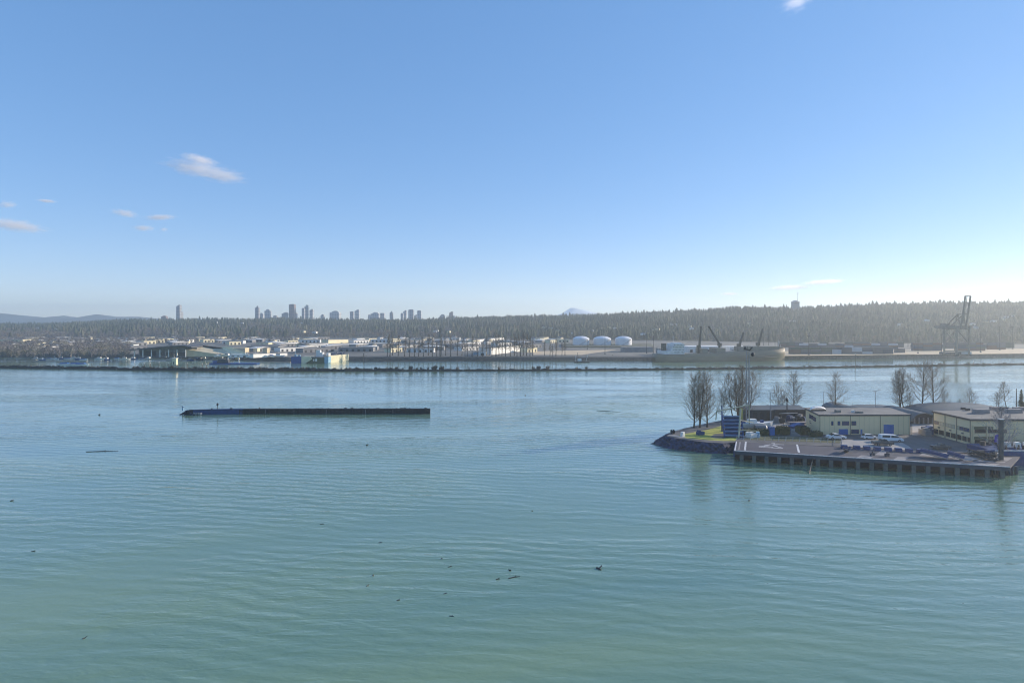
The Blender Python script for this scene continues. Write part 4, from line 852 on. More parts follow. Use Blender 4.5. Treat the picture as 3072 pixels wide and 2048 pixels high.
# rip rap skirt with stone relief
rv = MB(); ring = []; sub = []
for i in range(nT):
    a_, b_ = TOP[i], TOP[(i+1) % nT]; c_, d_ = OFF[i], OFF[(i+1) % nT]; n_ = max(1, int(math.hypot(b_[0]-a_[0], b_[1]-a_[1])/.9))
    for k in range(n_): t_ = k/n_; sub.append(((a_[0]+(b_[0]-a_[0])*t_, a_[1]+(b_[1]-a_[1])*t_), (c_[0]+(d_[0]-c_[0])*t_, c_[1]+(d_[1]-c_[1])*t_)))
rows = 7; vs = []
q = random.Random(3)
for (p0, p1) in sub:
    for j in range(rows):
        t_ = j/(rows-1); jt = .38 if 0 < j < rows-1 else 0; vs.append((p0[0]+(p1[0]-p0[0])*t_+q.uniform(-jt,jt), p0[1]+(p1[1]-p0[1])*t_+q.uniform(-jt,jt), G-.02-(G+.9)*t_+q.uniform(-.35,.35)*(jt > 0)))
ns = len(sub); rv.add(vs, [(i*rows+j, i*rows+j+1, ((i+1) % ns)*rows+j+1, ((i+1) % ns)*rows+j) for i in range(ns) for j in range(rows-1)])
tag(rv.build('rock_bank', m_rock), kind='structure')
sheet('lawn', [W(2020,1309),W(2062,1314),W(2120,1319),W(2170,1322),W(2205,1322),W(2215,1312),W(2215,1272),W(2170,1275),W(2125,1288),W(2050,1302)], G+.006, m_grass)
sheet('gravel_patch', [W(2130,1310),W(2145,1314),W(2172,1314),W(2184,1306),W(2172,1300),W(2145,1301)], G+.012, m_asph)
sheet('path', [W(2003,1305),W(2040,1312),W(2060,1313),W(2050,1309),W(2020,1303)], G+.014, m_yard)
sheet('yard_apron', [W(2225,1284),W(2420,1286),W(2420,1262),W(2400,1256),W(2240,1256)], G+.006, m_yard)
sheet('parking_yard', [W(2510,1317),W(2640,1318),W(2735,1309),W(2790,1306),W(2890,1322),W(2985,1345),W(2790,1353),W(2520,1337)], G+.008, m_asph)
sheet('car_park', [W(2520,1337),W(2524,1319),W(2590,1318),W(2650,1322),W(2705,1326),W(2730,1340),W(2735,1350)], G+.014, m_yard)
sheet('verge', [W(2230,1318),W(2520,1329),W(2524,1316),W(2440,1309),W(2250,1306)], G+.01, m_dgrass)
sheet('rail_path', [W(2215,1324),W(2525,1336),W(2525,1329),W(2230,1318)], G+.02, m_asph)
sheet('lane', [W(2737,1306),W(2800,1300),W(2800,1270),W(2737,1265)], G+.012, m_yard)
# ---- pier --------------------------------------------------------------------------
PZ = 3.35
pa, pb = at(2205,1352,PZ), at(3029,1401,PZ); fa, fb_ = at(2208,1324.5,PZ), at(3060,1368,PZ)
pier = thing('helipad_pier', 'long concrete pier deck with helicopter landing marks along the near point', 'pier', (0,0,0))
corn = [(pa.x,pa.y),(pb.x,pb.y),(fb_.x,fb_.y),(fa.x,fa.y)]
MB().prism(corn, PZ-.55, PZ).build('deck', mat('dark deck asphalt', (.075,.075,.10), (.052,.052,.072), .85, scale=.25, stretch=(.3,1,1), detail=7), pier)
e = (pb-pa); e.z = 0; eL = e.length; ed = e.normalized(); nn_ = Vector((ed.y,-ed.x,0))
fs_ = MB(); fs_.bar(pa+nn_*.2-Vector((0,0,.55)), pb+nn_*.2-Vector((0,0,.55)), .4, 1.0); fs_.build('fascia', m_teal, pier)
MB().bar(pa+nn_*.02+Vector((0,0,.09)), pb+nn_*.02+Vector((0,0,.09)), .35, .18).build('kerb', m_wline, pier)
def on(u_, v_, z=PZ+.012):   # along, across (0 near edge, 1 far edge)
    p0 = pa.lerp(pb, u_); p1 = fa.lerp(fb_, u_); r_ = p0.lerp(p1, v_); return (r_.x, r_.y, z)
def stripe(pts, name='marking', z=.012, mt=None):
    m = MB(); m.add([(p[0], p[1], PZ+z) for p in pts], [tuple(range(len(pts)))]); return m.build(name, mt or m_wline, pier)
def Wp(px, py): v_ = at(px, py, PZ); return (v_.x, v_.y)
C2 = lambda x, y: Wp(2180+x*.12755, 1200+y*.12755)
stripe([C2(175,1185),C2(212,1185),C2(245,970),C2(222,965)], 'edge_stripe'); stripe([C2(405,1172),C2(452,1178),C2(472,975),C2(432,972)], 'stripe'); stripe([C2(1675,1228),C2(1728,1232),C2(1675,1040),C2(1632,1038)], 'stripe')
def stroke(a_, b_, w=.55):
    a_, b_ = Vector((*C2(*a_),0)), Vector((*C2(*b_),0)); d_ = (b_-a_).normalized(); n2 = Vector((-d_.y,d_.x,0))*w/2
    return [a_-n2, b_-n2, b_+n2, a_+n2]
lm = MB()
for k_, (a_, b_) in enumerate([((755,1095),(1320,1135)),((1320,1125),(1090,1062)),((760,1085),(905,1078)),((880,1070),(1030,1042)),((890,1072),(1095,1108)),((1030,1042),(1200,1078)),((1060,1010),(1125,1030)),((1110,1036),(1350,1046)),((1070,1022),(1130,1012))]):
    s_ = stroke(a_, b_); lm.add([(p.x, p.y, PZ+.014+.003*k_) for p in s_], [(0,1,2,3)])
lm.build('landing_mark', m_wline, pier)
m_dlite = mat('bleached deck patch', (.30,.28,.28), (.22,.21,.215), .9, scale=.6)
for pp in ([(270,1168),(300,1168),(335,978),(300,975)],): stripe([C2(*p) for p in pp], 'faded_stripe', .01, m_dlite)
for u0, u1, v0, v1 in ((.47,.52,.05,.3),(.53,.56,.4,.9),(.60,.64,.0,.35),(.68,.79,.55,.98),(.76,.83,.0,.2),(.80,.97,.35,.8),(.86,.95,.05,.22)):
    stripe([on(u0,v0), on(u1,v0), on(u1+.012,v1), on(u0+.012,v1)], 'repair_patch', .008, m_dlite)
jm = MB()
for k in range(1, 20):
    if k in (3,): continue
    q0, q1 = on(k/20,.02,PZ+.006), on(k/20,.97,PZ+.006); jm.add([q0,(q0[0]+.12,q0[1],q0[2]),(q1[0]+.12,q1[1],q1[2]),q1], [(0,1,2,3)])
jm.build('joint', m_dk, pier)
m_stain = mat('oily deck stain', (.04,.04,.05), (.03,.03,.04), .6, scale=1); q = random.Random(21)
for k in range(16):
    u_, v_ = q.uniform(.42,.97), q.uniform(.1,.85); c_ = on(u_, v_); rs = q.uniform(.5,1.8); stripe([(c_[0]+rs*q.uniform(.6,1.3)*math.cos(a_)*1.8, c_[1]+rs*q.uniform(.6,1.2)*math.sin(a_)*.8) for a_ in np.linspace(0,6.28,11)[:-1]], 'stain', .016+.0015*k, m_stain)
nP = 20
for k in range(nP):
    t_ = (k+.55)/nP; p_ = pa.lerp(pb, t_); 
    MB().box(p_.x+nn_.x*-.5, p_.y+nn_.y*-.5, PZ/2-1.0, 1.15, .9, PZ+1.0, math.atan2(ed.y, ed.x)).build('pile', mat('grey green pile concrete', (.12,.145,.145), (.07,.09,.095), .9, scale=.8), pier)
    p2 = fa.lerp(fb_, t_).lerp(pa.lerp(pb, t_), .45); MB().tube((p2.x,p2.y,-1.5),(p2.x,p2.y,PZ-.5), .4).build('inner_pile', m_dk, pier)
MB().bar(pa.lerp(fa,.3)+Vector((0,0,-2.5)), pb.lerp(fb_,.3)+Vector((0,0,-2.5)), .5, 4.2).build('under_deck_shade', mat('black blue bulkhead', (.006,.016,.055), (.004,.010,.035), .9), pier)  # added dark sheet behind the piles, shade under the deck as colour
for sx_ in (0,): MB().bar(pa+Vector((-.2,.3,-1.1)), fa+Vector((-.2,-.3,-1.1)), .4, 1.8).build('end_wall', m_bluewall, pier)
# leaning broken timber, ladder chain at the west end
o = MB().tube((*Wp(2425,1390)[:2],-.5),(at(2434,1370,2.2).x,at(2434,1370,2.2).y-1.2,2.3), .16).build('leaning_timber', m_pile); tag(o, 'thin loose timber leaning against the pier front', 'timber')
# navy blocks along the inner edge
for i, px in enumerate((2532,2570,2600,2632,2664,2695,2727,2760)):
    yb = 1344+ (px-2532)*.058; p_ = at(px, yb, PZ); o = MB().box(0,0,.55, 2.0,1.3,1.1, taper=.93).build('ballast_block', m_bluewall, loc=(p_.x, p_.y, PZ+.01)); o.rotation_euler.z = math.atan2(ed.y, ed.x)+random.uniform(-.05,.05)
    tag(o, 'navy blue block in the row along the inner edge of the pier', 'block', 'navy blocks along the pier')
for (px, yb, L, lab, rz) in ((2540,1357,3.4,'small blue ramp left end of the navy blocks',1.2),(2803,1372,7.0,'long blue gangway lying on the pier past the navy blocks',-.75),(2868,1377,4.2,'short blue gangway lying on the pier right of the long one',-.7),(2617,1367,2.0,'small dark bollard frame on the pier, left',.2),(2661,1368,2.2,'small dark bollard frame on the pier, right',.2)):
    p_ = at(px, yb, PZ); r = thing('gangway' if L > 3 else 'bollard_frame', lab, 'gangway' if L > 3 else 'bollard', (p_.x, p_.y, PZ), rz)
    if L > 3:
        MB().add([(-L/2,-.7,1.3),(L/2,-.7,.1),(L/2,.7,.1),(-L/2,.7,1.3),(-L/2,-.7,1.1),(L/2,-.7,0),(L/2,.7,0),(-L/2,.7,1.1)], [(0,1,2,3),(4,7,6,5),(0,4,5,1),(1,5,6,2),(2,6,7,3),(3,7,4,0)]).build('deck', m_dlite, r)
        rl = MB()
        for s in (-.75,.75): rl.bar((-L/2,s,2.0),(L/2,s,.9), .3, .9)
        rl.build('side_panel', m_bluewall, r)
    else: m = MB(); m.box(-.5,0,.4,.4,.5,.8); m.box(.5,0,.4,.4,.5,.8); m.box(0,0,.8,1.6,.5,.25); m.build('frame', m_teal, r); MB().tube((0,0,.9),(0,0,1.4), .18).build('post', m_dk, r)
# right end: piles, barge, truss
for (px, yt, yb, lab) in ((2982,1398,1424,'square pile under the pier end, left'),(3018,1398,1423,'square pile under the pier end, second'),(3027,1400,1424,'square pile under the pier end, third'),(3049,1398,1422,'lone short pile standing free right of the pier end')):
    pile(px, yt, yb, lab, .5, m_teal, cap=False)
pt = at(3003,1378,PZ); r = thing('mooring_pile', 'very tall square steel spud pile at the right end of the pier', 'pile', (pt.x, pt.y, -1)); hh = (1378-1258)*pt.y/F+PZ+1
MB().box(0,0,hh/2, .9,.9,hh).build('post', mat('weathered steel pile', (.07,.08,.09), (.05,.055,.065), .7, scale=.6), r); MB().box(0,0,hh+.12, 1.15,1.15,.24).build('cap', m_wline, r)
p_ = at(3010,1404,0); r = thing('barge', 'dark navy barge hull against the right edge beyond the pier end', 'barge', (p_.x, p_.y+3, 0)); MB().profile([(0,4.6),(.4,-.6),(46,-.6),(46,4.6)], 0, 12).build('hull', m_bluewall, r); MB().box(23,.1,4.75, 46,.3,.3).build('gunwale', m_wline, r)
sc = MB(); q = random.Random(8)
for k in range(60): sc.box(q.uniform(1,30), q.uniform(1,10), 5.0+q.random()*.8, q.uniform(.3,1.4), q.uniform(.3,1.2), q.uniform(.3,1.4), q.random()*3)
tag(sc.build('deck_gear', m_dk, r), kind='stuff'); 
for k in range(4): MB().box(7+k*3.1, 4, 5.9, 1.6, 1.2, 1.5).build('white_bin', m_white, r)
g0, g1 = at(2912,1358,PZ+1), at(3000,1376,PZ+1); r = thing('truss_gangway', 'dark steel truss gangway heaped with gear near the tall pile', 'gangway', (g0.x, g0.y, PZ)); dd = g1-g0; tb = MB()
for s in (0, 1.8):
    tb.bar((0,s,.5),(dd.x,dd.y+s,.5), .22); tb.bar((0,s,1.9),(dd.x,dd.y+s,1.9), .22)
    for k in range(8): a_ = Vector((0,s,.5)).lerp(Vector((dd.x,dd.y+s,.5)), k/8); b_ = Vector((0,s,1.9)).lerp(Vector((dd.x,dd.y+s,1.9)), (k+1)/8); tb.bar(a_, b_, .12); tb.bar((b_.x,b_.y,.5), b_, .12)
tb.build('truss', m_dk, r); MB().bar((0,.9,.35),(dd.x,dd.y+.9,.35), 1.8, .1).build('walkway', m_teal, r)
for i, (px, yb, sx, sy, sz, lab, mt) in enumerate([(2936,1362,2.2,1.4,1.3,'dark gear crate left in the heap by the truss gangway',m_dk),(2956,1364,1.6,1.4,1.7,'blue crate in the heap by the truss gangway',m_bluewall),(2975,1366,2.4,1.3,1.2,'dark crate right in the heap by the truss gangway',m_dk),(2990,1372,1.2,1.1,1.5,'pale bin at the foot of the tall pile',m_white)]):
    p_ = at(px, yb, PZ); o = MB().box(0,0,sz/2+.02, sx,sy,sz, taper=.96).box(0,0,sz+.08, sx*1.03,sy*1.03,.1).build('crate', mt, loc=(p_.x, p_.y-1.2, PZ)); o.rotation_euler.z = .3*i; tag(o, lab, 'crate')
# hose lying on the deck
hz_ = MB(); pts = [Wp(2896,1385),Wp(2925,1381),Wp(2950,1374),Wp(2985,1371)]
for a_, b_ in zip(pts, pts[1:]): hz_.tube((*a_,PZ+.1),(*b_,PZ+.1), .1)
tag(hz_.build('hose', m_dk), 'long dark hose lying across the pier deck', 'hose')
# ---- building with blue doors ----------------------------------------------------------
def wall_items(r, O, ux, items, mt, name, out=.06):
    """items: (s0, s1, z0, z1) along the wall direction ux from origin O"""
    for (s0, s1, z0, z1) in items:
        c0 = O + ux*((s0+s1)/2); n2 = Vector((ux.y,-ux.x,0)); m = MB(); a_ = O+ux*s0+n2*out; b_ = O+ux*s1+n2*out; k = n2*.12
        m.add([(a_.x,a_.y,z0),(b_.x,b_.y,z0),(b_.x,b_.y,z1),(a_.x,a_.y,z1),(a_.x-k.x,a_.y-k.y,z0),(b_.x-k.x,b_.y-k.y,z0),(b_.x-k.x,b_.y-k.y,z1),(a_.x-k.x,a_.y-k.y,z1)], [(0,1,2,3),(0,3,7,4),(1,5,6,2),(3,2,6,7),(0,4,5,1)])
        w_ = m.build(name, mt, r)
        if name == 'window':
            fr = MB(); e1 = n2*(out+.03)
            for (x0, x1, y0, y1) in ((s0-.08,s1+.08,z1,z1+.08),(s0-.08,s1+.08,z0-.08,z0),(s0-.08,s0,z0,z1),(s1,s1+.08,z0,z1)):
                A2 = O+ux*x0+e1; B2 = O+ux*x1+e1; fr.add([(A2.x,A2.y,y0),(B2.x,B2.y,y0),(B2.x,B2.y,y1),(A2.x,A2.y,y1)], [(0,1,2,3)])
            fr.build('frame', m_trim, w_)
FL = at(2459,1303,G); FR = at(2735.5,1304,G); BLk = at(2417,1279,G); FL.z = FR.z = BLk.z = 0
FR.y = FL.y + .3; back_v = BLk-FL; BRk = FR+back_v; hA = 57.5*FL.y/F
blA = thing('warehouse', 'pale olive two storey warehouse with bright blue doors and flat roof', 'building', (0,0,G))
MB().prism([(FL.x,FL.y),(FR.x,FR.y),(BRk.x,BRk.y),(BLk.x,BLk.y)], -.1, hA).build('wall', m_khaki, blA)
ctr = (FL+FR+BRk+BLk)/4; ex = lambda p, s=.35: p + (p-ctr).normalized()*s
MB().prism([ex(p)[:2] for p in (FL,FR,BRk,BLk)], hA+.005, hA+.32).build('roof', m_froof, blA)
MB().prism([ex(p,.42)[:2] for p in (FL,FR,BRk,BLk)], hA-.22, hA+.22).build('eaves_trim', m_trim, blA)
uxf = (FR-FL).normalized(); Wd = (FR-FL).length
X2 = lambda x: (2480+x*.2517-2459)/(2735.5-2459)*Wd; Z2 = lambda y: (888-y)/(888-658)*hA
wall_items(blA, FL, uxf, [(X2(58),X2(80),Z2(775),Z2(730)),(X2(135),X2(163),Z2(775),Z2(730)),(X2(188),X2(272),Z2(775),Z2(730)),(X2(303),X2(357),Z2(775),Z2(730)),(X2(300),X2(390),Z2(875),Z2(828))], m_bglass, 'window')
wall_items(blA, FL, uxf, [(X2(148),X2(258),.02,Z2(822)),(X2(692),X2(815),.02,Z2(770)),(X2(412),X2(434),.02,Z2(826))], m_bdoor, 'door')
wall_items(blA, FL, uxf, [(X2(288),X2(292),.05,hA-.25),(X2(648),X2(653),.05,hA-.25),(.02,.14,.05,hA-.25),(Wd-.16,Wd-.02,.05,hA-.25)], m_trim, 'downpipe', .1)
wall_items(blA, FL, uxf, [(s_, s_+.05, .05, hA-.3) for s_ in np.arange(1.9, Wd-.5, 1.85) if not any(a_-.15 < s_ < b_+.15 for a_, b_ in ((X2(58),X2(80)),(X2(135),X2(163)),(X2(188),X2(272)),(X2(300),X2(390)),(X2(148),X2(258)),(X2(692),X2(815)),(X2(412),X2(434))))], mat('panel seam', (.42,.37,.22), (.36,.32,.19)), 'panel_seam', .03)
uxs = (FL-BLk).normalized(); Ws = (FL-BLk).length
wall_items(blA, BLk, uxs, [(Ws*.28,Ws*.40,hA*.60,hA*.80),(Ws*.42,Ws*.54,hA*.60,hA*.80),(Ws*.56,Ws*.74,hA*.58,hA*.78)], m_bglass, 'window'); wall_items(blA, BLk, uxs, [(Ws*.3,Ws*.36,hA*.42,hA*.46),(Ws*.3,Ws*.42,hA*.32,hA*.38)], m_trim, 'small_sign', .05)
def roofbox(par, px, py, z, sx, sy, sz, nm, mt): p_ = at(px, py, G+z); return MB().box(p_.x,p_.y,z+sz/2+.3, sx,sy,sz, taper=.95).build(nm, mt, par)
m = MB(); p_ = at(2447,1230,G+hA+.3)
for k in range(8): a0, a1 = math.pi*k/8, math.pi*(k+1)/8; m.add([(p_.x-3.2*math.cos(a0),p_.y-2,hA+.3+1.3*math.sin(a0)),(p_.x-3.2*math.cos(a1),p_.y-2,hA+.3+1.3*math.sin(a1)),(p_.x+2-3.2*math.cos(a1),p_.y+2.4,hA+.3+1.3*math.sin(a1)),(p_.x+2-3.2*math.cos(a0),p_.y+2.4,hA+.3+1.3*math.sin(a0))], [(0,1,2,3)])
m.build('skylight', m_white, blA)
roofbox(blA, 2513,1239,hA, 1.8,1.4,1.0,'vent_unit', m_conc); roofbox(blA, 2578,1241,hA, 2.6,1.0,.7,'vent_unit', m_conc); roofbox(blA, 2559,1239,hA,1.0,1.0,.8,'vent_unit', m_white)
# ---- L shaped office building at the right -----------------------------------------------
CF = at(2911.7,1334,G); CL_ = at(2800,1304,G); CF.z = CL_.z = 0; hB = 75.3*CF.y/F; LB = (CL_-CF).length
blB = thing('office_building', 'pale olive two storey office block with ribbon windows at the right edge', 'building', (0,0,G))
R1 = Vector((235, CF.y-.5, 0)); BK = CL_ + Vector((76,1,0))
MB().prism([(CF.x,CF.y),(R1.x,R1.y),(R1.x,CL_.y+1),(CL_.x,CL_.y)], -.1, hB).build('wall', m_khaki, blB)
MB().prism([(CF.x-.35,CF.y-.4),(R1.x,R1.y-.4),(R1.x,CL_.y+1.3),(CL_.x-.35,CL_.y+.3)], hB+.005, hB+.35).build('roof', m_froof, blB)
MB().prism([(CF.x-.42,CF.y-.48),(R1.x,R1.y-.48),(R1.x,CL_.y+1.35),(CL_.x-.42,CL_.y+.35)], hB-.3, hB+.25).build('eaves_trim', m_trim, blB)
ul = (CF-CL_).normalized()
ups = [(LB*a_, LB*b_, hB*.50, hB*.635) for a_, b_ in ((.03,.15),(.16,.22),(.225,.30),(.36,.42),(.43,.50),(.51,.60),(.67,.72),(.73,.82),(.83,.97))]
wall_items(blB, CL_, ul, [ups[0]]+ups[7:], m_bglass, 'window'); wall_items(blB, CL_, ul, ups[1:7], mat('blinded window', (.42,.43,.33), (.33,.34,.27), .3, scale=.6), 'window')
wall_items(blB, CL_, ul, [(LB*a_, LB*b_, hB*.10, hB*.28) for a_, b_ in ((.03,.14),(.17,.30),(.36,.47),(.50,.62),(.67,.77),(.80,.90),(.93,.985))], m_win, 'window')
wall_items(blB, CL_, ul, [(LB*a_-.1, LB*a_+.1, .02, hB-.3) for a_ in (.005,.335,.65,.995)], m_trim, 'pilaster', .12)
wall_items(blB, CL_, ul, [(LB*a_, LB*(a_+.05), hB*.36, hB*.41) for a_ in (.14,.46,.78)], m_trim, 'wall_lamp', .2)
uf = Vector((1,0,0)); pxm = CF.y/F
FX = lambda x: (2480+x*.2517-2911.7)*pxm; FZ = lambda y: (1010-y)/(1010-712)*hB
rec = []
for (x0, x1, y0, y1) in ((1745,2350,792,868),(1745,2350,912,985)):
    m = MB(); a0, a1, z1, z0 = FX(x0), FX(2950), FZ(y0), FZ(y1); rec.append((a0,a1,z0,z1))
    wall_items(blB, CF, uf, [(a0,a1,(z0+z1)/2+.15,z1)], mat('shaded soffit band', (.15,.155,.085), (.12,.125,.07), .8), 'soffit_shade', .05)  # flat strip, shade of the window recess put into its colour
for row, (y0, y1) in enumerate(((826,866),(950,985))):
    xs_ = [(1765,1895),(1908,2060),(2110,2230),(2245,2350),(2370,2480),(2500,2620),(2640,2760)] if row == 0 else [(1765,1890),(1910,2060),(2120,2230),(2250,2350),(2380,2480),(2500,2620),(2640,2760)]
    wall_items(blB, CF, uf, [(FX(a_),FX(b_),FZ(y1),FZ(y0)) for a_, b_ in xs_], m_win, 'window', .08)
for x0 in (1735,1900,2075,2235,2360,2490,2630): MB().box(CF.x+FX(x0)+.2, CF.y-.22, hB*.42, .22, .28, hB*.70).build('mullion_post', m_khaki, blB)
roofbox(blB, 2942,1242,hB, 5.0,2.2,1.5,'air_conditioner', m_dlite); roofbox(blB, 2889,1231,hB,1.2,1.0,.9,'vent_unit', m_dk); roofbox(blB, 2903,1234,hB,1.2,1.0,.9,'vent_unit', m_dk)
roofbox(blB, 2985,1230,hB, 3.4,1.4,1.0,'air_conditioner', m_dlite); roofbox(blB, 3012,1234,hB, 2.6,1.4,1.4,'air_conditioner', m_dk); roofbox(blB, 3040,1241,hB, 5.6,1.6,1.5,'air_conditioner', m_dlite); roofbox(blB, 3062,1233,hB, 5.6,1.6,1.2,'air_conditioner', m_dlite)
# ---- sheds with curved roofs behind ------------------------------------------------------
def arch_shed(px0, px1, yb, yt, depth, lab, wall=m_gr1, roof=m_shroof, open_front=False, rz=0):
    a_, b_ = at(px0, yb, G), at(px1, yb, G); w = b_.x-a_.x; hh = (yb-yt)*a_.y/F; r = thing('arched_shed', lab, 'shed', ((a_.x+b_.x)/2, a_.y, G), rz); pr = []
    for k in range(17): th2 = math.pi*k/16; pr.append((-w/2*math.cos(th2), hh*(.35+.65*math.sin(th2)) if 0 < k < 16 else hh*.3))
    MB().profile([(p[0], p[1]) for p in pr]+[(p[0]*.985, p[1]-.35) for p in pr[::-1]], -.3, depth).build('roof', roof, r)
    MB().profile([(-w/2*.96,0)]+[(p[0]*.96, max(0,p[1]-.4)) for p in pr]+[(w/2*.96,0)], .6, depth-.4).build('wall', m_dk if open_front else wall, r)
    if open_front:
        m = MB()
        for k in range(5): m.box(-w*.4+w*.2*k, .3, hh*.28, .5,.4,hh*.56)
        m.build('column', m_gr1, r)
    return r
arch_shed(2527,2596,1247,1221,18,'small dark domed shed directly behind the blue door warehouse')
arch_shed(2580,2790,1252,1232,20,'long low grey green shed behind the warehouse, under the four trees')
arch_shed(2738,2806,1272,1238,22,'open fronted arched shed between the two olive buildings', open_front=True)
arch_shed(2815,3120,1262,1229,24,'large grey arched shed behind the right office block')
# long dark boat house along the north side of the yard
def dark_house(px0, px1, yb, yt, depth, lab, posts=4, roof=m_shroof, wall=m_gr1):
    a_, b_ = at(px0, yb, G), at(px1, yb, G); w = b_.x-a_.x; hh = (yb-yt)*a_.y/F; r = thing('long_shed', lab, 'shed', (a_.x, a_.y, G))
    MB().box(w/2,depth/2,hh/2,w,depth,hh).build('wall', wall, r); MB().add([(-.4,-.5,hh+.05),(w+.4,-.5,hh+.05),(w+.4,depth+.5,hh+.9),(-.4,depth+.5,hh+.9),(-.4,-.5,hh-.15),(w+.4,-.5,hh-.15),(w+.4,depth+.5,hh+.7),(-.4,depth+.5,hh+.7)], [(0,1,2,3),(4,7,6,5),(0,4,5,1),(1,5,6,2),(2,6,7,3),(3,7,4,0)]).build('roof', roof, r)
    for k in range(posts): MB().box(w*(k+.5)/posts,-.08,hh*.42, w/posts*.62,.14,hh*.78).build('door', m_dk, r)
    return r
dark_house(2233,2318,1261,1229,7,'dark long boat shed behind the white workboat yard', 4, m_shroof, m_trim)
dark_house(2322,2418,1257,1228,7,'dark low store shed between twin mast and warehouse', 5, m_shroof, m_trim)
# ---- vehicles -----------------------------------------------------------------------------
m_tyre = mat('tyre rubber', (.02,.02,.02), (.015,.015,.015), .9); m_cw = mat('car white paint', (.78,.79,.80), (.74,.75,.76), .25, scale=.3); m_cd = mat('car dark paint', (.09,.10,.105), (.065,.075,.08), .25, scale=.3); m_glass = mat('car glass', (.02,.025,.03), (.015,.02,.025), .08); m_hl = mat('head lamp lens', (.7,.7,.65), (.6,.6,.55), .2); m_tl = mat('tail lamp lens', (.35,.02,.02), (.25,.015,.015), .3)
def car(name, L, prof, glass, paint, lab, px, yb, rz, cat, Wc=1.9, sc=1.0, bed=None):
    p_ = at(px, yb, G); r = thing(name, lab, cat, (p_.x, p_.y, G+.015), rz); r.scale = (sc,)*3
    # body from a side profile, narrowed towards the roof
    n = len(prof); vs = []
    for s in (-1, 1):
        for (x, z) in prof: k = 1 if z < .95 else max(.76, 1-.28*(z-.95)); vs.append((x, s*Wc/2*k, z))
    m = MB(); m.add(vs, [tuple(range(n)), tuple(range(n,2*n))[::-1]] + [(k, n+k, n+(k+1)%n, (k+1)%n) for k in range(n)]); o = m.build('body', paint, r)
    bv = o.modifiers.new('b', 'BEVEL'); bv.width = .05; bv.segments = 2; bv.limit_method = 'ANGLE'
    for gl in glass:
        g_ = MB(); 
        if gl[0] == 'side':
            for s in (-1, 1): g_.add([(x, s*(Wc/2*max(.76,1-.28*(z-.95))+.012), z) for x, z in gl[1]], [tuple(range(len(gl[1])))])
        else:
            (x0,z0),(x1,z1) = gl[1]; w0 = Wc/2*max(.76,1-.28*(z0-.95))*.9; w1 = Wc/2*max(.76,1-.28*(z1-.95))*.9; dx = .02*gl[2]; g_.add([(x0+dx,-w0,z0+.02),(x0+dx,w0,z0+.02),(x1+dx,w1,z1+.02),(x1+dx,-w1,z1+.02)], [(0,1,2,3)])
        g_.build('window', m_glass, r)
    for x in (-L*.31, L*.31):
        for s in (-1, 1): 
            wh = MB().tube((x,s*(Wc/2-.2),.33),(x,s*(Wc/2+.03),.33), .33, n=18).build('wheel', m_tyre, r); MB().tube((x,s*(Wc/2+.035),.33),(x,s*(Wc/2+.05),.33), .19, n=12).build('rim', m_pole, wh)
    for s in (-1,1): MB().box(L/2-.06, s*Wc*.36, .68, .12,.34,.16).build('headlight', m_hl, r); MB().box(-L/2+.04, s*Wc*.38, .8, .1,.25,.2).build('tail_light', m_tl, r)
    if bed: MB().box(bed[0],0,1.02, bed[1],Wc*.8,.1).build('load_bed', m_dk, r)
    return r
SED = [(-2.3,.3),(2.3,.3),(2.32,.62),(2.15,.82),(1.0,.95),(.35,1.42),(-.75,1.45),(-1.5,1.02),(-2.25,.95),(-2.34,.6)]
SEDG = [('side',[(.95,.96),(.33,1.36),(-.72,1.38),(-1.35,1.0)]),('end',((1.0,.95),(.35,1.42)),1),('end',((-1.5,1.02),(-.75,1.45)),-1)]
SUV = [(-2.2,.32),(2.2,.32),(2.25,.7),(2.0,.98),(1.05,1.06),(.55,1.62),(-1.6,1.66),(-2.12,1.1),(-2.24,.6)]
SUVG = [('side',[(1.0,1.08),(.5,1.54),(-1.55,1.57),(-1.95,1.12)]),('end',((1.05,1.06),(.55,1.62)),1),('end',((-2.12,1.1),(-1.6,1.66)),-1)]
VAN = [(-2.6,.3),(2.6,.3),(2.66,.65),(2.3,.95),(1.1,1.65),(-1.2,1.78),(-2.5,1.72),(-2.66,.7)]
VANG = [('side',[(2.0,1.08),(1.0,1.55),(-.2,1.62),(-.3,1.1)]),('side',[(-.5,1.1),(-.4,1.62),(-2.2,1.62),(-2.3,1.1)]),('end',((2.3,.95),(1.1,1.65)),1)]
PIC = [(-2.7,.4),(2.6,.4),(2.66,.85),(2.3,1.05),(1.2,1.12),(.7,1.72),(-.5,1.74),(-.75,1.12),(-2.7,1.1)]
PICG = [('side',[(1.15,1.14),(.66,1.64),(-.45,1.66),(-.6,1.14)]),('end',((1.2,1.12),(.7,1.72)),1)]
car('parked_car', 4.6, SED, SEDG, m_cw, 'white saloon car parked left, by the small blue door', 2508, 1316, .0, 'car', sc=1.36)
car('parked_car', 4.4, SUV, SUVG, m_cw, 'small white hatchback parked in the middle before the olive wall', 2607, 1316, .03, 'car', sc=1.1)
car('parked_van', 5.2, VAN, VANG, m_cw, 'largest white van parked before the big blue door', 2672, 1323.5, -.15, 'van', sc=1.42, Wc=2.0)
car('pickup_truck', 5.3, PIC, PICG, m_cd, 'dark grey pickup truck in front of the white van', 2648, 1335, -.06, 'truck', sc=1.22, bed=(-1.7,1.9))
car('pickup_truck', 5.3, PIC, PICG, m_cd, 'dark pickup truck alone in the open yard left of the office block', 2822, 1346.5, -.08, 'truck', sc=1.08, bed=(-1.7,1.9))
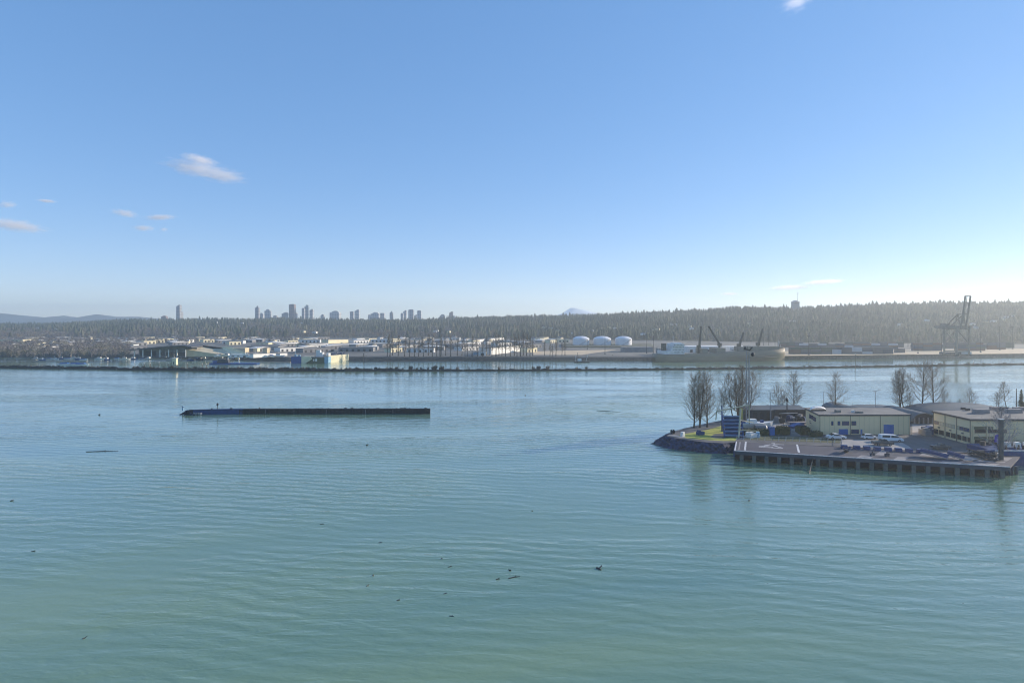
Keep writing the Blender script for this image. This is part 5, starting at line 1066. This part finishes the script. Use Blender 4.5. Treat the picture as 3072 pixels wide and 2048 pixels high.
# ---- yard things ---------------------------------------------------------------------------
p_ = at(2267,1287,G); r = thing('white_workboat', 'large white boat hull on the hard beside the twin mast', 'boat', (p_.x, p_.y, G+.02), R(3)); hl = MB(); st = [(-7,1.7,2.5),(-5,2,2.5),(2,1.9,2.6),(5,1.2,2.8),(7,.1,3.1)]; vs = []
for x, w, z in st: vs += [(x,-w,z),(x*.92,-w*.6,.6),(x*.92,w*.6,.6),(x,w,z)]
hl.add(vs, [(i*4+j,(i+1)*4+j,(i+1)*4+(j+1)%4,i*4+(j+1)%4) for i in range(4) for j in range(4)]+[(0,1,2,3)]); hl.build('hull', m_white, r)
MB().box(-1.5,0,3.3,3.4,2.2,1.5,taper=.85).build('wheelhouse', m_white, r); m = MB(); m.box(2.5,0,3.1,1.0,1,1.1); m.box(-5,0,3.0,1.4,1.2,1.0); m.build('deck_gear', m_bluewall, r); m = MB()
for x in (-4,0,4): m.box(x,0,.3,.6,3,.6)
m.build('cradle', m_dk, r)
p_ = at(2273,1287,G); r = thing('water_tank', 'grey round drum with white end lying before the white boat', 'tank', (p_.x, p_.y-3, G+.02)); MB().tube((-2.3,0,1.1),(1.7,0,1.1), 1.1, n=20).build('drum', m_gr1, r); MB().tube((1.7,0,1.1),(2.3,0,1.1), 1.12, .7, n=20).build('end_cap', m_white, r); MB().box(-1,0,.14,.5,1.8,.3).build('cradle', m_dk, r)
# yellowish davit frame and blue slipway stair
p_ = at(2216,1313,G); r = thing('davit_frame', 'cream steel davit frame with crossbar beside the blue slipway', 'crane', (p_.x, p_.y, G)); m = MB(); m.bar((0,0,0),(3.0,6,9.5), .55); m.bar((-6.0,5.8,8.8),(7,8,10.8), .4); m.bar((7,8,10.8),(7.4,9,3.5), .3); m.bar((-6.0,5.8,8.8),(-6.2,6.2,5.5), .3); m.bar((2,4,5.8),(9,9,4.0), .3); m.bar((1,2,2.6),(9,4,1.6), .3); m.build('frame', mat('cream steel', (.42,.42,.30), (.36,.36,.26), .6), r)
m = MB(); m.bar((4.0,8,5.5),(4.0,8,9.5), 1.0); m.build('hoist', mat('yellow hoist', (.34,.33,.10), (.28,.27,.09), .6), r)
p_ = at(2174,1313,G); r = thing('slipway_hoist', 'tall deep blue slatted lattice ramp standing on the lawn', 'ramp', (p_.x, p_.y, G+.02)); m = MB()
for sx_ in (0, 7.5): m.bar((sx_*.9,0,0),(3.2+sx_,12,6.4), .5, .7)
m.build('side_beam', m_bluewall, r)
m = MB()
for k in range(6): t_ = (k+.5)/6; m.box(3.2*t_+3.6,12*t_,6.4*t_+.1, 6.9,1.1,.5)
MB().add([(.5,.3,-.25),(7.0,.3,-.25),(10.1,12,6.1),(3.7,12,6.1),(.5,.3,-.4),(7.0,.3,-.4),(10.1,12,5.9),(3.7,12,5.9)], [(0,1,2,3),(4,7,6,5),(0,4,5,1),(1,5,6,2),(2,6,7,3),(3,7,4,0)]).build('panel', mat('slipway blue', (.02,.085,.22), (.012,.05,.14), .5, scale=.4), r)
m.build('deck_slat', mat('mid blue slat paint', (.05,.15,.30), (.035,.11,.24), .5, scale=.6), r)
for sx_ in (0,7.5): MB().bar((3.2+sx_,12,0),(3.2+sx_,12,10 if sx_ == 0 else 6.2), .4).build('support_post', m_bluewall, r)
# twin mast with horn and ball
p_ = at(2243,1276,G); hM = (1276-1038)*p_.y/F; r = thing('signal_mast', 'tall twin pole signal mast with side ball and top vanes', 'mast', (p_.x, p_.y, G)); a_ = MB(); a_.tube((-.55,0,0),(-.55,0,hM-1.5), .28,.16,8).tube((.55,0,0),(.55,0,hM-2.5), .34,.2,8); a_.build('pole', m_pole, r); m = MB()
for k in range(18): m.bar((-.55,0,1+k*1.8),(.55,0,2.2+k*1.8), .1)
m.build('brace', m_pole, r); m = MB(); m.bar((-1.6,0,hM-1.2),(1.0,0,hM-1.6), .35,.5); m.bar((.6,0,hM-1.8),(1.9,0,hM-.4), .35); m.box(-1.1,0,hM-.7,.6,.5,.9); m.tube((-.2,0,hM-1.4),(-.2,0,hM), .12); m.build('vane', m_dk, r)
MB().lathe([(.05,-.85),(.6,-.6),(.85,0),(.6,.6),(.05,.85)], 14, c0=(2.1,0,hM-3.4)).build('signal_ball', m_dk, r, smooth=True); MB().bar((.5,0,hM-3.4),(1.4,0,hM-3.4), .15).build('ball_arm', m_dk, r)
# slender poles and lamp post
def npole(px, yt, yb, lab, rr=.12, arm=0, tp=False, mt=None, name='pole', cat='pole'):
    p_ = at(px, yb, G); hh = (yb-yt)*p_.y/F; r = thing(name, lab, cat, (p_.x, p_.y, G)); MB().tube((0,0,0),(0,0,hh), rr, rr*.7, 8).build('post', mt or m_pole, r)
    if arm: m = MB(); m.bar((0,0,hh-.3),(1.6,0,hh+.5), .12); m.box(1.8,0,hh+.5,.9,.35,.18); m.box(-.5,0,hh,.7,.3,.16); m.build('lamp_head', m_pole, r)
    if tp: MB().lathe([(.05,0),(.5,.5),(.55,1.2),(.1,2.0)], 8, c0=(0,0,hh-1)).build('top_cage', m_dk, r)
    MB().box(0,0,.15,.6,.6,.3).build('footing', m_conc, r)
npole(2626,1172,1262,'street lamp post with bent arm behind the blue door warehouse', .13, 1, name='street_lamp', cat='street lamp')
npole(2312,1176,1262,'bare white flagpole behind the dark boat shed'); npole(2470,1174,1252,'thin white pole left behind the warehouse roof'); npole(2312,1229,1262,'thick short pale post before the dark sheds', .35)
npole(2361,1199,1262,'dark post with pointed basket top behind the store shed', .3, tp=True, mt=m_dk); npole(2345,1172,1246,'thin pole beside the scrubby tree'); npole(3049,1165,1240,'dark bare pole left of the green conifer', .2, mt=m_bark); npole(2557,1207,1240,'short aerial on the domed shed ridge', .08)
# fence along the rail path
r = thing('rail_fence', 'thin pale wire fence with leaning posts above the pier', 'fence', (0,0,G)); rr_ = MB()
pf_ = [at(2210+i*21, 1318.5+i*.62, G) for i in range(16)]
for i, p_ in enumerate(pf_): MB().bar((p_.x,p_.y,0),(p_.x+.15,p_.y,1.5), .11).build('post', m_wline, r)
for a_, b_ in zip(pf_, pf_[1:]):
    for z in (.7,1.4): rr_.bar((a_.x,a_.y,z),(b_.x,b_.y,z), .045)
rr_.build('rail', m_wline, r)
r = thing('rail_fence', 'short pale fence section between verge and car park', 'fence', (0,0,G)); a_, b_ = at(2524,1317,G), at(2524,1338,G)
for k in range(5): p_ = a_.lerp(b_, k/4); MB().bar((p_.x,p_.y,0),(p_.x,p_.y,1.5), .11).build('post', m_dlite, r)
MB().bar((a_.x,a_.y,1.4),(b_.x,b_.y,1.4), .08).build('rail', m_dlite, r)
# hedges (leafy blocks) with steps between
def hedge(px0, px1, yb, hgt, dep, lab, seed):
    a_, b_ = at(px0, yb, G), at(px1, yb, G); q = random.Random(seed); w = b_.x-a_.x; V = []; T = []
    n = int(w*dep*hgt*22)
    for k in range(n):
        f_ = q.random(); x = q.random()*w; y = q.random()*dep; z = q.random()*hgt
        if f_ < .45: z = hgt*(.92+.12*q.random())
        elif f_ < .8: y = .15*q.random()
        c_ = Vector((x,y,z)); e1 = Vector((q.gauss(0,1),q.gauss(0,1),q.gauss(0,1))).normalized()*.26; e2 = Vector((q.gauss(0,1),q.gauss(0,1),q.gauss(0,1))).normalized()*.26; i = len(V); V += [tuple(c_), tuple(c_+e1), tuple(c_+e2)]; T.append((i,i+1,i+2))
    r = thing('hedge', lab, 'hedge', (a_.x, a_.y, G)); MB().box(w/2,dep/2,hgt*.46,w*.97,dep*.9,hgt*.9).build('core', m_dgrass, r); o = tri_mesh('foliage', np.array(V), np.array(T), m_hedge); o.parent = r
hedge(2222,2308,1306,2.1,3.2,'long dull green hedge left of the small blue hut',1); hedge(2322,2342,1304,2.4,3,'low dark hedge right of the small blue hut',2); hedge(2341,2371,1305,2.9,4,'tallest clipped hedge beside the grey ramp',3); hedge(2401,2432,1305,2.7,4.5,'green hedge right of the grey ramp',4); hedge(2432,2470,1309,1.6,3,'low ragged hedge at the warehouse corner',5)
p_ = at(2317,1305,G); r = thing('blue_hut', 'small bright blue hut between two hedges', 'hut', (p_.x, p_.y+1, G)); MB().box(0,0,1.4,1.9,1.9,2.8).build('wall', m_bdoor, r); MB().box(0,0,2.9,2.1,2.1,.2).build('roof', m_bluewall, r)
o = MB().add([(*W(2374,1305),G+.05),(*W(2400,1306),G+.05),(*W(2396,1291),G+1.2),(*W(2372,1291),G+1.2),(*W(2374,1305),G-.1),(*W(2400,1306),G-.1),(*W(2396,1291),G-.1),(*W(2372,1291),G-.1)], [(0,1,2,3),(0,4,5,1),(1,5,6,2),(2,6,7,3),(3,7,4,0)]).build('ramp', m_conc); tag(o, 'grey concrete ramp between two hedges', 'ramp')
# log pile, canopies, trailers in the yard
p_ = at(2392,1290,G); r = thing('tarped_skip', 'deep blue tarpaulined skip left of the olive warehouse', 'skip', (p_.x, p_.y, G), .35); MB().box(0,0,.9,6.5,2.2,1.6,taper=1.1).build('body', m_bluewall, r); MB().profile([(-3.3,1.75),(3.3,1.75),(1.5,2.7),(-1,2.5)], -1.1,1.1).build('tarpaulin', m_tarp, r)
p_ = at(2355,1272,G); r = thing('canopy', 'leaning open canopy with pale roof sheet left of the warehouse', 'canopy', (p_.x, p_.y, G)); MB().add([(-1,0,4.6),(5.2,0,4.8),(7,5,3.9),(0,5,3.7),(-1,0,4.4),(5.2,0,4.6),(7,5,3.7),(0,5,3.5)], [(0,1,2,3),(4,7,6,5),(0,4,5,1),(1,5,6,2),(2,6,7,3),(3,7,4,0)]).build('roof', m_white, r)
for x, y in ((-.6,.2),(5,.2),(6.6,4.7),(.3,4.7)): MB().bar((x,y,0),(x,y,3.9), .22).build('post', m_dk, r)
p_ = at(2392,1273,G); r = thing('flat_trailer', 'navy flat trailer parked beside the canopy', 'trailer', (p_.x, p_.y, G), .05); MB().box(0,0,.95,7.5,2.3,.3).build('bed', m_dlite, r); MB().box(0,-1.1,.7,7.3,.15,.6).build('side_panel', m_bluewall, r)
for x in (-2.2,-1.2,2): 
    for y in (-.95,.95): MB().tube((x,y-.12,.38),(x,y+.12,.38), .38, n=12).build('wheel', m_tyre, r)
JK = [('steel drum',0),('crate stack',1),('cable reel',2)]
def junk(kind, px, yb, s, lab, mt, group=None):
    p_ = at(px, yb, G); m = MB()
    if kind == 0: m.lathe([(.42,0),(.42,1.15),(.36,1.16)], 12)
    elif kind == 1: m.box(0,0,.45,1.5,1.2,.9); m.box(.1,.05,1.32,1.3,1.1,.8,.15); 
    elif kind == 2: m.tube((-.6,0,.9),(-.5,0,.9), .9, n=14); m.tube((.5,0,.9),(.6,0,.9), .9, n=14); m.tube((-.5,0,.9),(.5,0,.9), .45, n=10)
    elif kind == 3: m.box(0,0,.7,3.2,1.4,1.3,.1); m.box(-.6,0,1.6,1.2,1.2,.5)
    o = m.build(['drum','crate','cable_reel','machine'][kind], mt, loc=(p_.x, p_.y, G+.01)); o.scale = (s,s,s); o.rotation_euler.z = random.uniform(0,1.5); tag(o, lab, ['drum','crate','reel','machine'][kind], group)
yardj = [(3,2330,1266),(1,2338,1268),(2,2346,1269),(0,2352,1266),(1,2368,1264),(3,2376,1262),(0,2385,1265),(1,2396,1264),(2,2404,1267),(3,2410,1264),(0,2341,1264),(1,2400,1260),(0,2390,1262)]
for k_, px, yb in yardj: junk(k_, px, yb, random.uniform(1.0,1.5), ['steel drum','stacked pair of crates','cable reel','small yard machine'][k_]+' in the jumble beside the olive warehouse', random.choice([m_dk,m_gr1,m_white,m_bluewall]), ['drums','crates','reels','machines'][k_]+' in the yard jumble')
for k_, px, yb, lab, mt in ((0,2252,1280,'white drum on the quay behind the white boat',m_white),(0,2262,1279,'second white drum behind the white boat',m_white),(1,2196,1268,'dark crates under the trees of the point',m_bluewall),(1,2244,1311,'white crates on the verge edge near the davit',m_white),(3,2258,1312,'pale machine on the verge near the davit',m_white),(1,2274,1311,'pale blue crates on the verge near the davit',m_lb),(3,2101,1304,'dark blue machine on the lawn',m_bluewall),(1,2048,1308,'white block pair on the path at the tip',m_white),(2,2018,1301,'dark reel at the tip of the point',m_dk)): junk(k_, px, yb, .9 if px < 2150 else 1.1, lab, mt)
for k_, (px, yb, lab) in enumerate(((2775,1305,'tangled blue grey machine left of the office block'),(2790,1303,'blue machine against the office block corner'),(2784,1298,'round headed machine between shed and office block'))): junk(3, px, yb, 1.5, lab, m_bluewall if k_ else m_gr1)
# banner
p_ = at(2990,1346,G); r = thing('feather_banner', 'violet blue feather banner with white lettering beside the tall pile', 'banner', (p_.x, p_.y, G)); MB().tube((-1.0,0,0),(-.9,0,5.0), .06).build('pole', m_dk, r)
m_pur = mat('violet banner cloth', (.045,.03,.45), (.04,.02,.36), .6); bn = MB(); pts = [(-.9,.6),(.35,.9),(.95,4.4),(.4,4.95),(-.6,4.6)]
bn.profile(pts, -.03, .03); bnr = bn.build('cloth', m_pur, r); lt = MB()
for k in range(6): z = 3.9-k*.5; lt.box(.02+.10*(2.5-k)*.35+.2, -.045, z, .42, .01, .09); lt.box(.02+.10*(2.5-k)*.35+.2+.17*(-1)**k, -.045, z-.14, .09, .01, .24)
lt.build('lettering', m_wline, bnr)
# white twiggy bare tree by the tall pile
tr, V, T = bare_tree(14, 5.5, 60, 1, depth=4, nl=22, low=.12, twig=.045); r = empty('bare_tree'); pw = at(3034,1372,G); m_pale = mat('pale frosted twigs', (.30,.30,.33), (.20,.2,.23), .9, scale=.6); tr.build('trunk', m_pale, r, smooth=True); b_ = tri_mesh('crown', V, T, m_pale); b_.parent = r
r.location = (pw.x-1.5, pw.y+2, 2.6); tag(r, 'pale silvery bare tree right behind the tall steel pile', 'tree')
# ================================================================== floating wall in mid river
a_, b_ = at(575,1241,0), at(1290,1241,0); r = thing('floating_breakwater', 'long black timber guide wall floating in mid river', 'breakwater', (a_.x, a_.y, 0)); Lw = (b_-a_).length; m = MB()
bend = lambda x: -1.0*max(0, 1-x/(Lw*.22))**2*3
vs = []; nS = 60
for i in range(nS+1):
    x = Lw*i/nS; y = bend(x); hh = 2.35+.2*x/Lw; vs += [(x,y,-.4),(x,y,hh),(x,y+1.4,hh),(x,y+1.4,-.4)]
m.add(vs, [(i*4+j,(i+1)*4+j,(i+1)*4+(j+1)%4,i*4+(j+1)%4) for i in range(nS) for j in range(4)]+[(0,1,2,3),(nS*4+3,nS*4+2,nS*4+1,nS*4)]); m_tw = mat('black tarred timber', (.022,.024,.032), (.01,.011,.016), .8, scale=.8, stretch=(1,1,3), bump=.3); m.m = [1 if 4 <= k < 4*13 else 0 for k in range(len(m.f))]; m.build('wall', [m_tw, m_bluewall], r)
m = MB()
for i in range(14, 72):
    x = Lw*(i+.5)/72; m.box(x, bend(x)-.1, 1.0, .3,.2,2.5)
m.build('plank_rib', m_tw, r); m = MB(); 
for (f0, f1) in ((0,1),): 
    for i in range(30): x0, x1 = Lw*i/30, Lw*(i+1)/30; m.bar((x0,bend(x0)-.16,2.25+.2*i/30),(x1,bend(x1)-.16,2.25+.2*(i+1)/30), .16,.18)
m.build('waling', mat('bluish timber', (.03,.045,.08), (.02,.03,.05), .8, scale=.5), r)
m_tw2 = mat('grey weathered plank', (.07,.07,.075), (.03,.03,.036), .9, scale=1.5); m_tw3 = mat('green wet plank', (.02,.035,.03), (.012,.02,.018), .8, scale=1.5); q = random.Random(4); pm = [MB(), MB()]
for k in range(46):
    x = Lw*q.uniform(.2,.99); w_ = q.uniform(.5,2.6); z0 = q.choice([.3,.75,1.2,1.65]); pm[k%2].box(x, bend(x)-.215-.002*k, z0+.2, w_, .05, .38)
pm[0].build('facing_board', m_tw2, r); pm[1].build('facing_board', m_tw3, r); m = MB()
for k in range(22):
    x = Lw*q.uniform(.02,.99); m.box(x, bend(x)+q.uniform(.1,1.2), 2.45+q.uniform(0,.25), q.uniform(.3,1.6), .3, q.uniform(.15,.6))
m.build('top_timber', m_tw2, r)
for f_, w_ in ((.31,.22),(.43,.2),(.565,.18),(.73,.2),(.845,.18)): MB().box(Lw*f_, bend(Lw*f_)-.24, 1.15, w_,.08,1.9).build('tide_board', m_dlite, r)
for f_ in np.linspace(.27,.99,9): MB().box(Lw*f_, bend(Lw*f_)+.2, 2.5, .5,.5,.35).build('cleat', m_dk, r)
p_ = at(681,1232,0); r = thing('channel_marker', 'dark cone topped marker post on the floating wall', 'marker', (p_.x, a_.y-.1, 2.3)); MB().tube((0,0,0),(0,0,2.2), .14).build('post', m_dk, r); MB().lathe([(.05,0),(.62,.9),(.05,1.7)], 10, c0=(0,0,1.4)).build('top_cone', m_dk, r)
p_ = at(566,1243,0); r = thing('rubble_mound', 'blue black rubble mound at the left end of the floating wall', 'mound', (p_.x, p_.y, 0)); q = random.Random(5); m = MB()
for k in range(60):
    t_ = q.uniform(-1,1); hgt = 2.0*(1-abs(t_)**1.5); z = q.uniform(-.2, max(.1,hgt)); s = q.uniform(.5,1.1); M_ = Matrix.Translation((t_*3.9, q.uniform(-1.2,1.5)*(1-z/3), z)) @ Matrix.Rotation(q.random()*3, 4, Vector((q.random(),q.random(),q.random()+.1)).normalized()); m.box(0,0,0,s,s*.8,s*.7,M=M_)
m.build('rocks', m_rock, r); m = MB()
for k in range(4): m.box(3.2+k*1.1, -1, .55, .8,.8,1.0, .3*k)
m.build('fender_blocks', mat('pale fender blocks', (.32,.33,.36), (.2,.21,.25), .9, scale=.8), r)
p_ = at(568,1236,0); r = thing('beacon', 'small blue and white light beacon on the rubble mound', 'beacon', (p_.x, a_.y-.4, 1.6)); MB().lathe([(.45,0),(.4,1.4),(.28,1.5),(.28,2.3),(.05,2.6)], 10).build('body', m_lb, r); MB().lathe([(.36,0),(.36,.4)], 10, c0=(0,0,1.5)).build('lantern', m_bluewall, r)
# drift logs and small birds on the water
DL = [(259,1355,355,1353,.35,'long thin dark drift pole in the left water',.16),(1790,1231,1862,1236,.2,'thin drift pole in open water right of the long floating wall',.12),(1790,1703,1803,1709,.3,'forked dark driftwood in the near water right of centre',.22),(1526,1734,1560,1728,.2,'thin curved drift stick near the bottom centre',.10),
      (1488,1737,1500,1735,.2,'tiny drift stick left of the curved one',.08),(1344,1700,1357,1698,.2,'short floating stick in near centre water',.06),(1135,1627,1147,1626,.2,'short floating stick left of the debris patch',.06),(960,1571,972,1571,.2,'small floating twig straight below the floating wall',.06),(1100,1757,1106,1753,.2,'small dark scrap low in the debris patch',.07),(1190,1800,1200,1798,.2,'small dark scrap lowest in the debris patch',.07),(248,1915,256,1912,.2,'lone dark scrap in the bottom left water',.09),(94,1653,106,1652,.2,'small scrap in the left near water',.07),(1330,1780,1342,1779,.2,'faint floating twig in near water',.05),(1348,1846,1362,1848,.2,'pale floating twig lowest near centre',.05)]
m_drift = mat('wet drift wood', (.03,.035,.05), (.02,.022,.03), .6)
for (x0, y0, x1, y1, z, lab, rr) in DL:
    a_, b_ = at(x0,y0,.02), at(x1,y1,.02); md = (a_+b_)/2; m = MB(); mid = (a_+b_)/2 + Vector((0,(b_-a_).length*.05,.03))
    m.tube(a_-md, mid-md, rr, rr*.9, 7); m.tube(mid-md, b_-md, rr*.9, rr*.5, 7); m.bar(mid-md, mid-md+Vector((rr*3,rr*3,rr*1.5)), rr*.7); o = m.build('drift_log', m_drift, loc=md); tag(o, lab, 'driftwood')
def bird(px, py, s, lab):
    p_ = at(px, py, 0); m = MB(); m.lathe([(.02,-.45),(.16,-.3),(.22,0),(.15,.3),(.03,.5)], 8); m.v = [(z, x, y+.12) for x, y, z in m.v]; m.lathe([(.02,-.1),(.09,0),(.02,.1)], 8, c0=(.42,0,.42)); m.tube((.38,0,.2),(.42,0,.36), .06); m.bar((.5,0,.42),(.62,0,.41), .03); o = m.build('bird', m_dk, loc=p_); o.scale = (s*.48,)*3; o.rotation_euler.z = random.uniform(0,6); tag(o, lab, 'bird')
bird(298,1244,2.6,'dark waterbird swimming left of the floating wall'); bird(1576,1186,2.6,'dark waterbird far out above centre'); bird(1101,1335,2.2,'dark waterbird below the floating wall'); bird(1530,1710,1.2,'small waterbird near the bottom centre'); bird(1120,1725,1.1,'small waterbird left of the debris patch'); bird(2247,1501,1.2,'tiny dark waterbird below the helipad pier'); bird(1325,1675,.9,'tiny waterbird in the near debris patch'); bird(1597,1532,.9,'tiny waterbird in open water at centre'); bird(35,1502,1.6,'small waterbird at the left frame edge')
# ------------------------------------------------------------------ clouds
def cloud_mat(name, seed, dens, sc, g=.1):
    m = bpy.data.materials.new(name); m.use_nodes = True; t = m.node_tree; t.nodes.clear(); o = t.nodes.new('ShaderNodeOutputMaterial')
    v = t.nodes.new('ShaderNodeVolumePrincipled'); v.inputs['Color'].default_value = (.97,.95,.96,1); v.inputs['Anisotropy'].default_value = g
    t.links.new(v.outputs[0], o.inputs['Volume']); tc = t.nodes.new('ShaderNodeTexCoord')
    mp = t.nodes.new('ShaderNodeMapping'); mp.inputs['Location'].default_value = (seed*3.1, seed*1.7, seed); mp.inputs['Scale'].default_value = (sc*.45, sc, sc*1.6)
    no = t.nodes.new('ShaderNodeTexNoise'); no.inputs['Scale'].default_value = 1.0; no.inputs['Detail'].default_value = 7; no.inputs['Roughness'].default_value = .68
    t.links.new(tc.outputs['Object'], mp.inputs[0]); t.links.new(mp.outputs[0], no.inputs['Vector'])
    ln = t.nodes.new('ShaderNodeVectorMath'); ln.operation = 'LENGTH'; mg = t.nodes.new('ShaderNodeMapping')
    t.links.new(tc.outputs['Generated'], mg.inputs[0]); mg.inputs['Location'].default_value = (-1,-1,-1); mg.inputs['Scale'].default_value = (2,2,2)
    t.links.new(mg.outputs[0], ln.inputs[0])
    def mth(op, a, b, cl=False):
        n = t.nodes.new('ShaderNodeMath'); n.operation = op; n.use_clamp = cl
        for i, x in enumerate((a, b)):
            if isinstance(x, (int, float)): n.inputs[i].default_value = x
            else: t.links.new(x, n.inputs[i])
        return n.outputs[0]
    fall = mth('SUBTRACT', 1.0, ln.outputs['Value'], True)
    k = mth('SUBTRACT', mth('ADD', no.outputs[0], mth('MULTIPLY', fall, .62)), .78, True)
    t.links.new(mth('MULTIPLY', k, dens), v.inputs['Density']); return m
CL = [(590,505,125,30,-8,'elongated lower left lobe of the main pink white cloud'),(672,528,90,26,-6,'thick right lobe of the main pink white cloud'),
      (600,478,75,15,-12,'thin upper wisp of the main cloud at the left'),(45,676,120,22,-8,'long flat cloud at the left edge, lowest of its group'),
      (22,614,36,13,0,'small cloud at the left edge above the long flat one'),(375,640,52,14,-9,'small tapered cloud left of centre-left sky'),
      (430,684,42,11,0,'tiny low puff between two others at the left'),(492,688,16,8,0,'tiniest round puff right of the low one'),(480,652,60,9,4,'faint wisp right of the small tapered cloud'),
      (2390,6,62,34,18,'white cloud cut by the top edge of the sky'),(2370,862,80,9,2,'long thin pale cloud low over the watchtower'),(2470,846,80,9,4,'thin pale streak right of the one over the watchtower'),
      (2190,881,36,6,0,'faint low streak left of the watchtower'),(140,603,36,6,-3,'barely visible wisp in the upper left group')]
for i, (px, py, hw, hh, rot, lab) in enumerate(CL):
    d = 9600.0 + i*40; q = d/F; m = MB()
    prof = [(max(.02, math.sin(a)), -math.cos(a)) for a in np.linspace(0.05, math.pi-.05, 9)]
    m.lathe(prof, 16); m.v = [(x*hw*q*1.35, y*hw*q*.8, z*hh*q*1.5) for x, y, z in m.v]
    o = m.build('cloud', cloud_mat('cloud vapour', i+1, CD/(hh*q), 1.9/(hh*q), .6 if px > 2000 else .1), loc=((px-1536)*q, d, H-(py-HY)*q)); o.rotation_euler = (0, R(-rot), 0)
    tag(o, lab, 'cloud')
# ------------------------------------------------------------------ haze
hz = MB(); hz.add([(x, y, z) for z in (-5, 175) for x, y in ((-6400,-700),(6400,-700),(6400,5900),(-6400,5900))], [(0,3,2,1),(4,5,6,7),(0,1,5,4),(1,2,6,5),(2,3,7,6),(3,0,4,7)])
hmt = bpy.data.materials.new('haze'); hmt.use_nodes = True; t = hmt.node_tree; t.nodes.clear(); oo = t.nodes.new('ShaderNodeOutputMaterial'); v = t.nodes.new('ShaderNodeVolumePrincipled')
v.inputs['Color'].default_value = (.86,.94,1,1); v.inputs['Density'].default_value = HAZE; v.inputs['Anisotropy'].default_value = .48
t.links.new(v.outputs[0], oo.inputs['Volume']); ho = hz.build('haze', hmt); tag(ho, 'thin blue haze in the air over the river and hills', 'haze', kind='stuff')
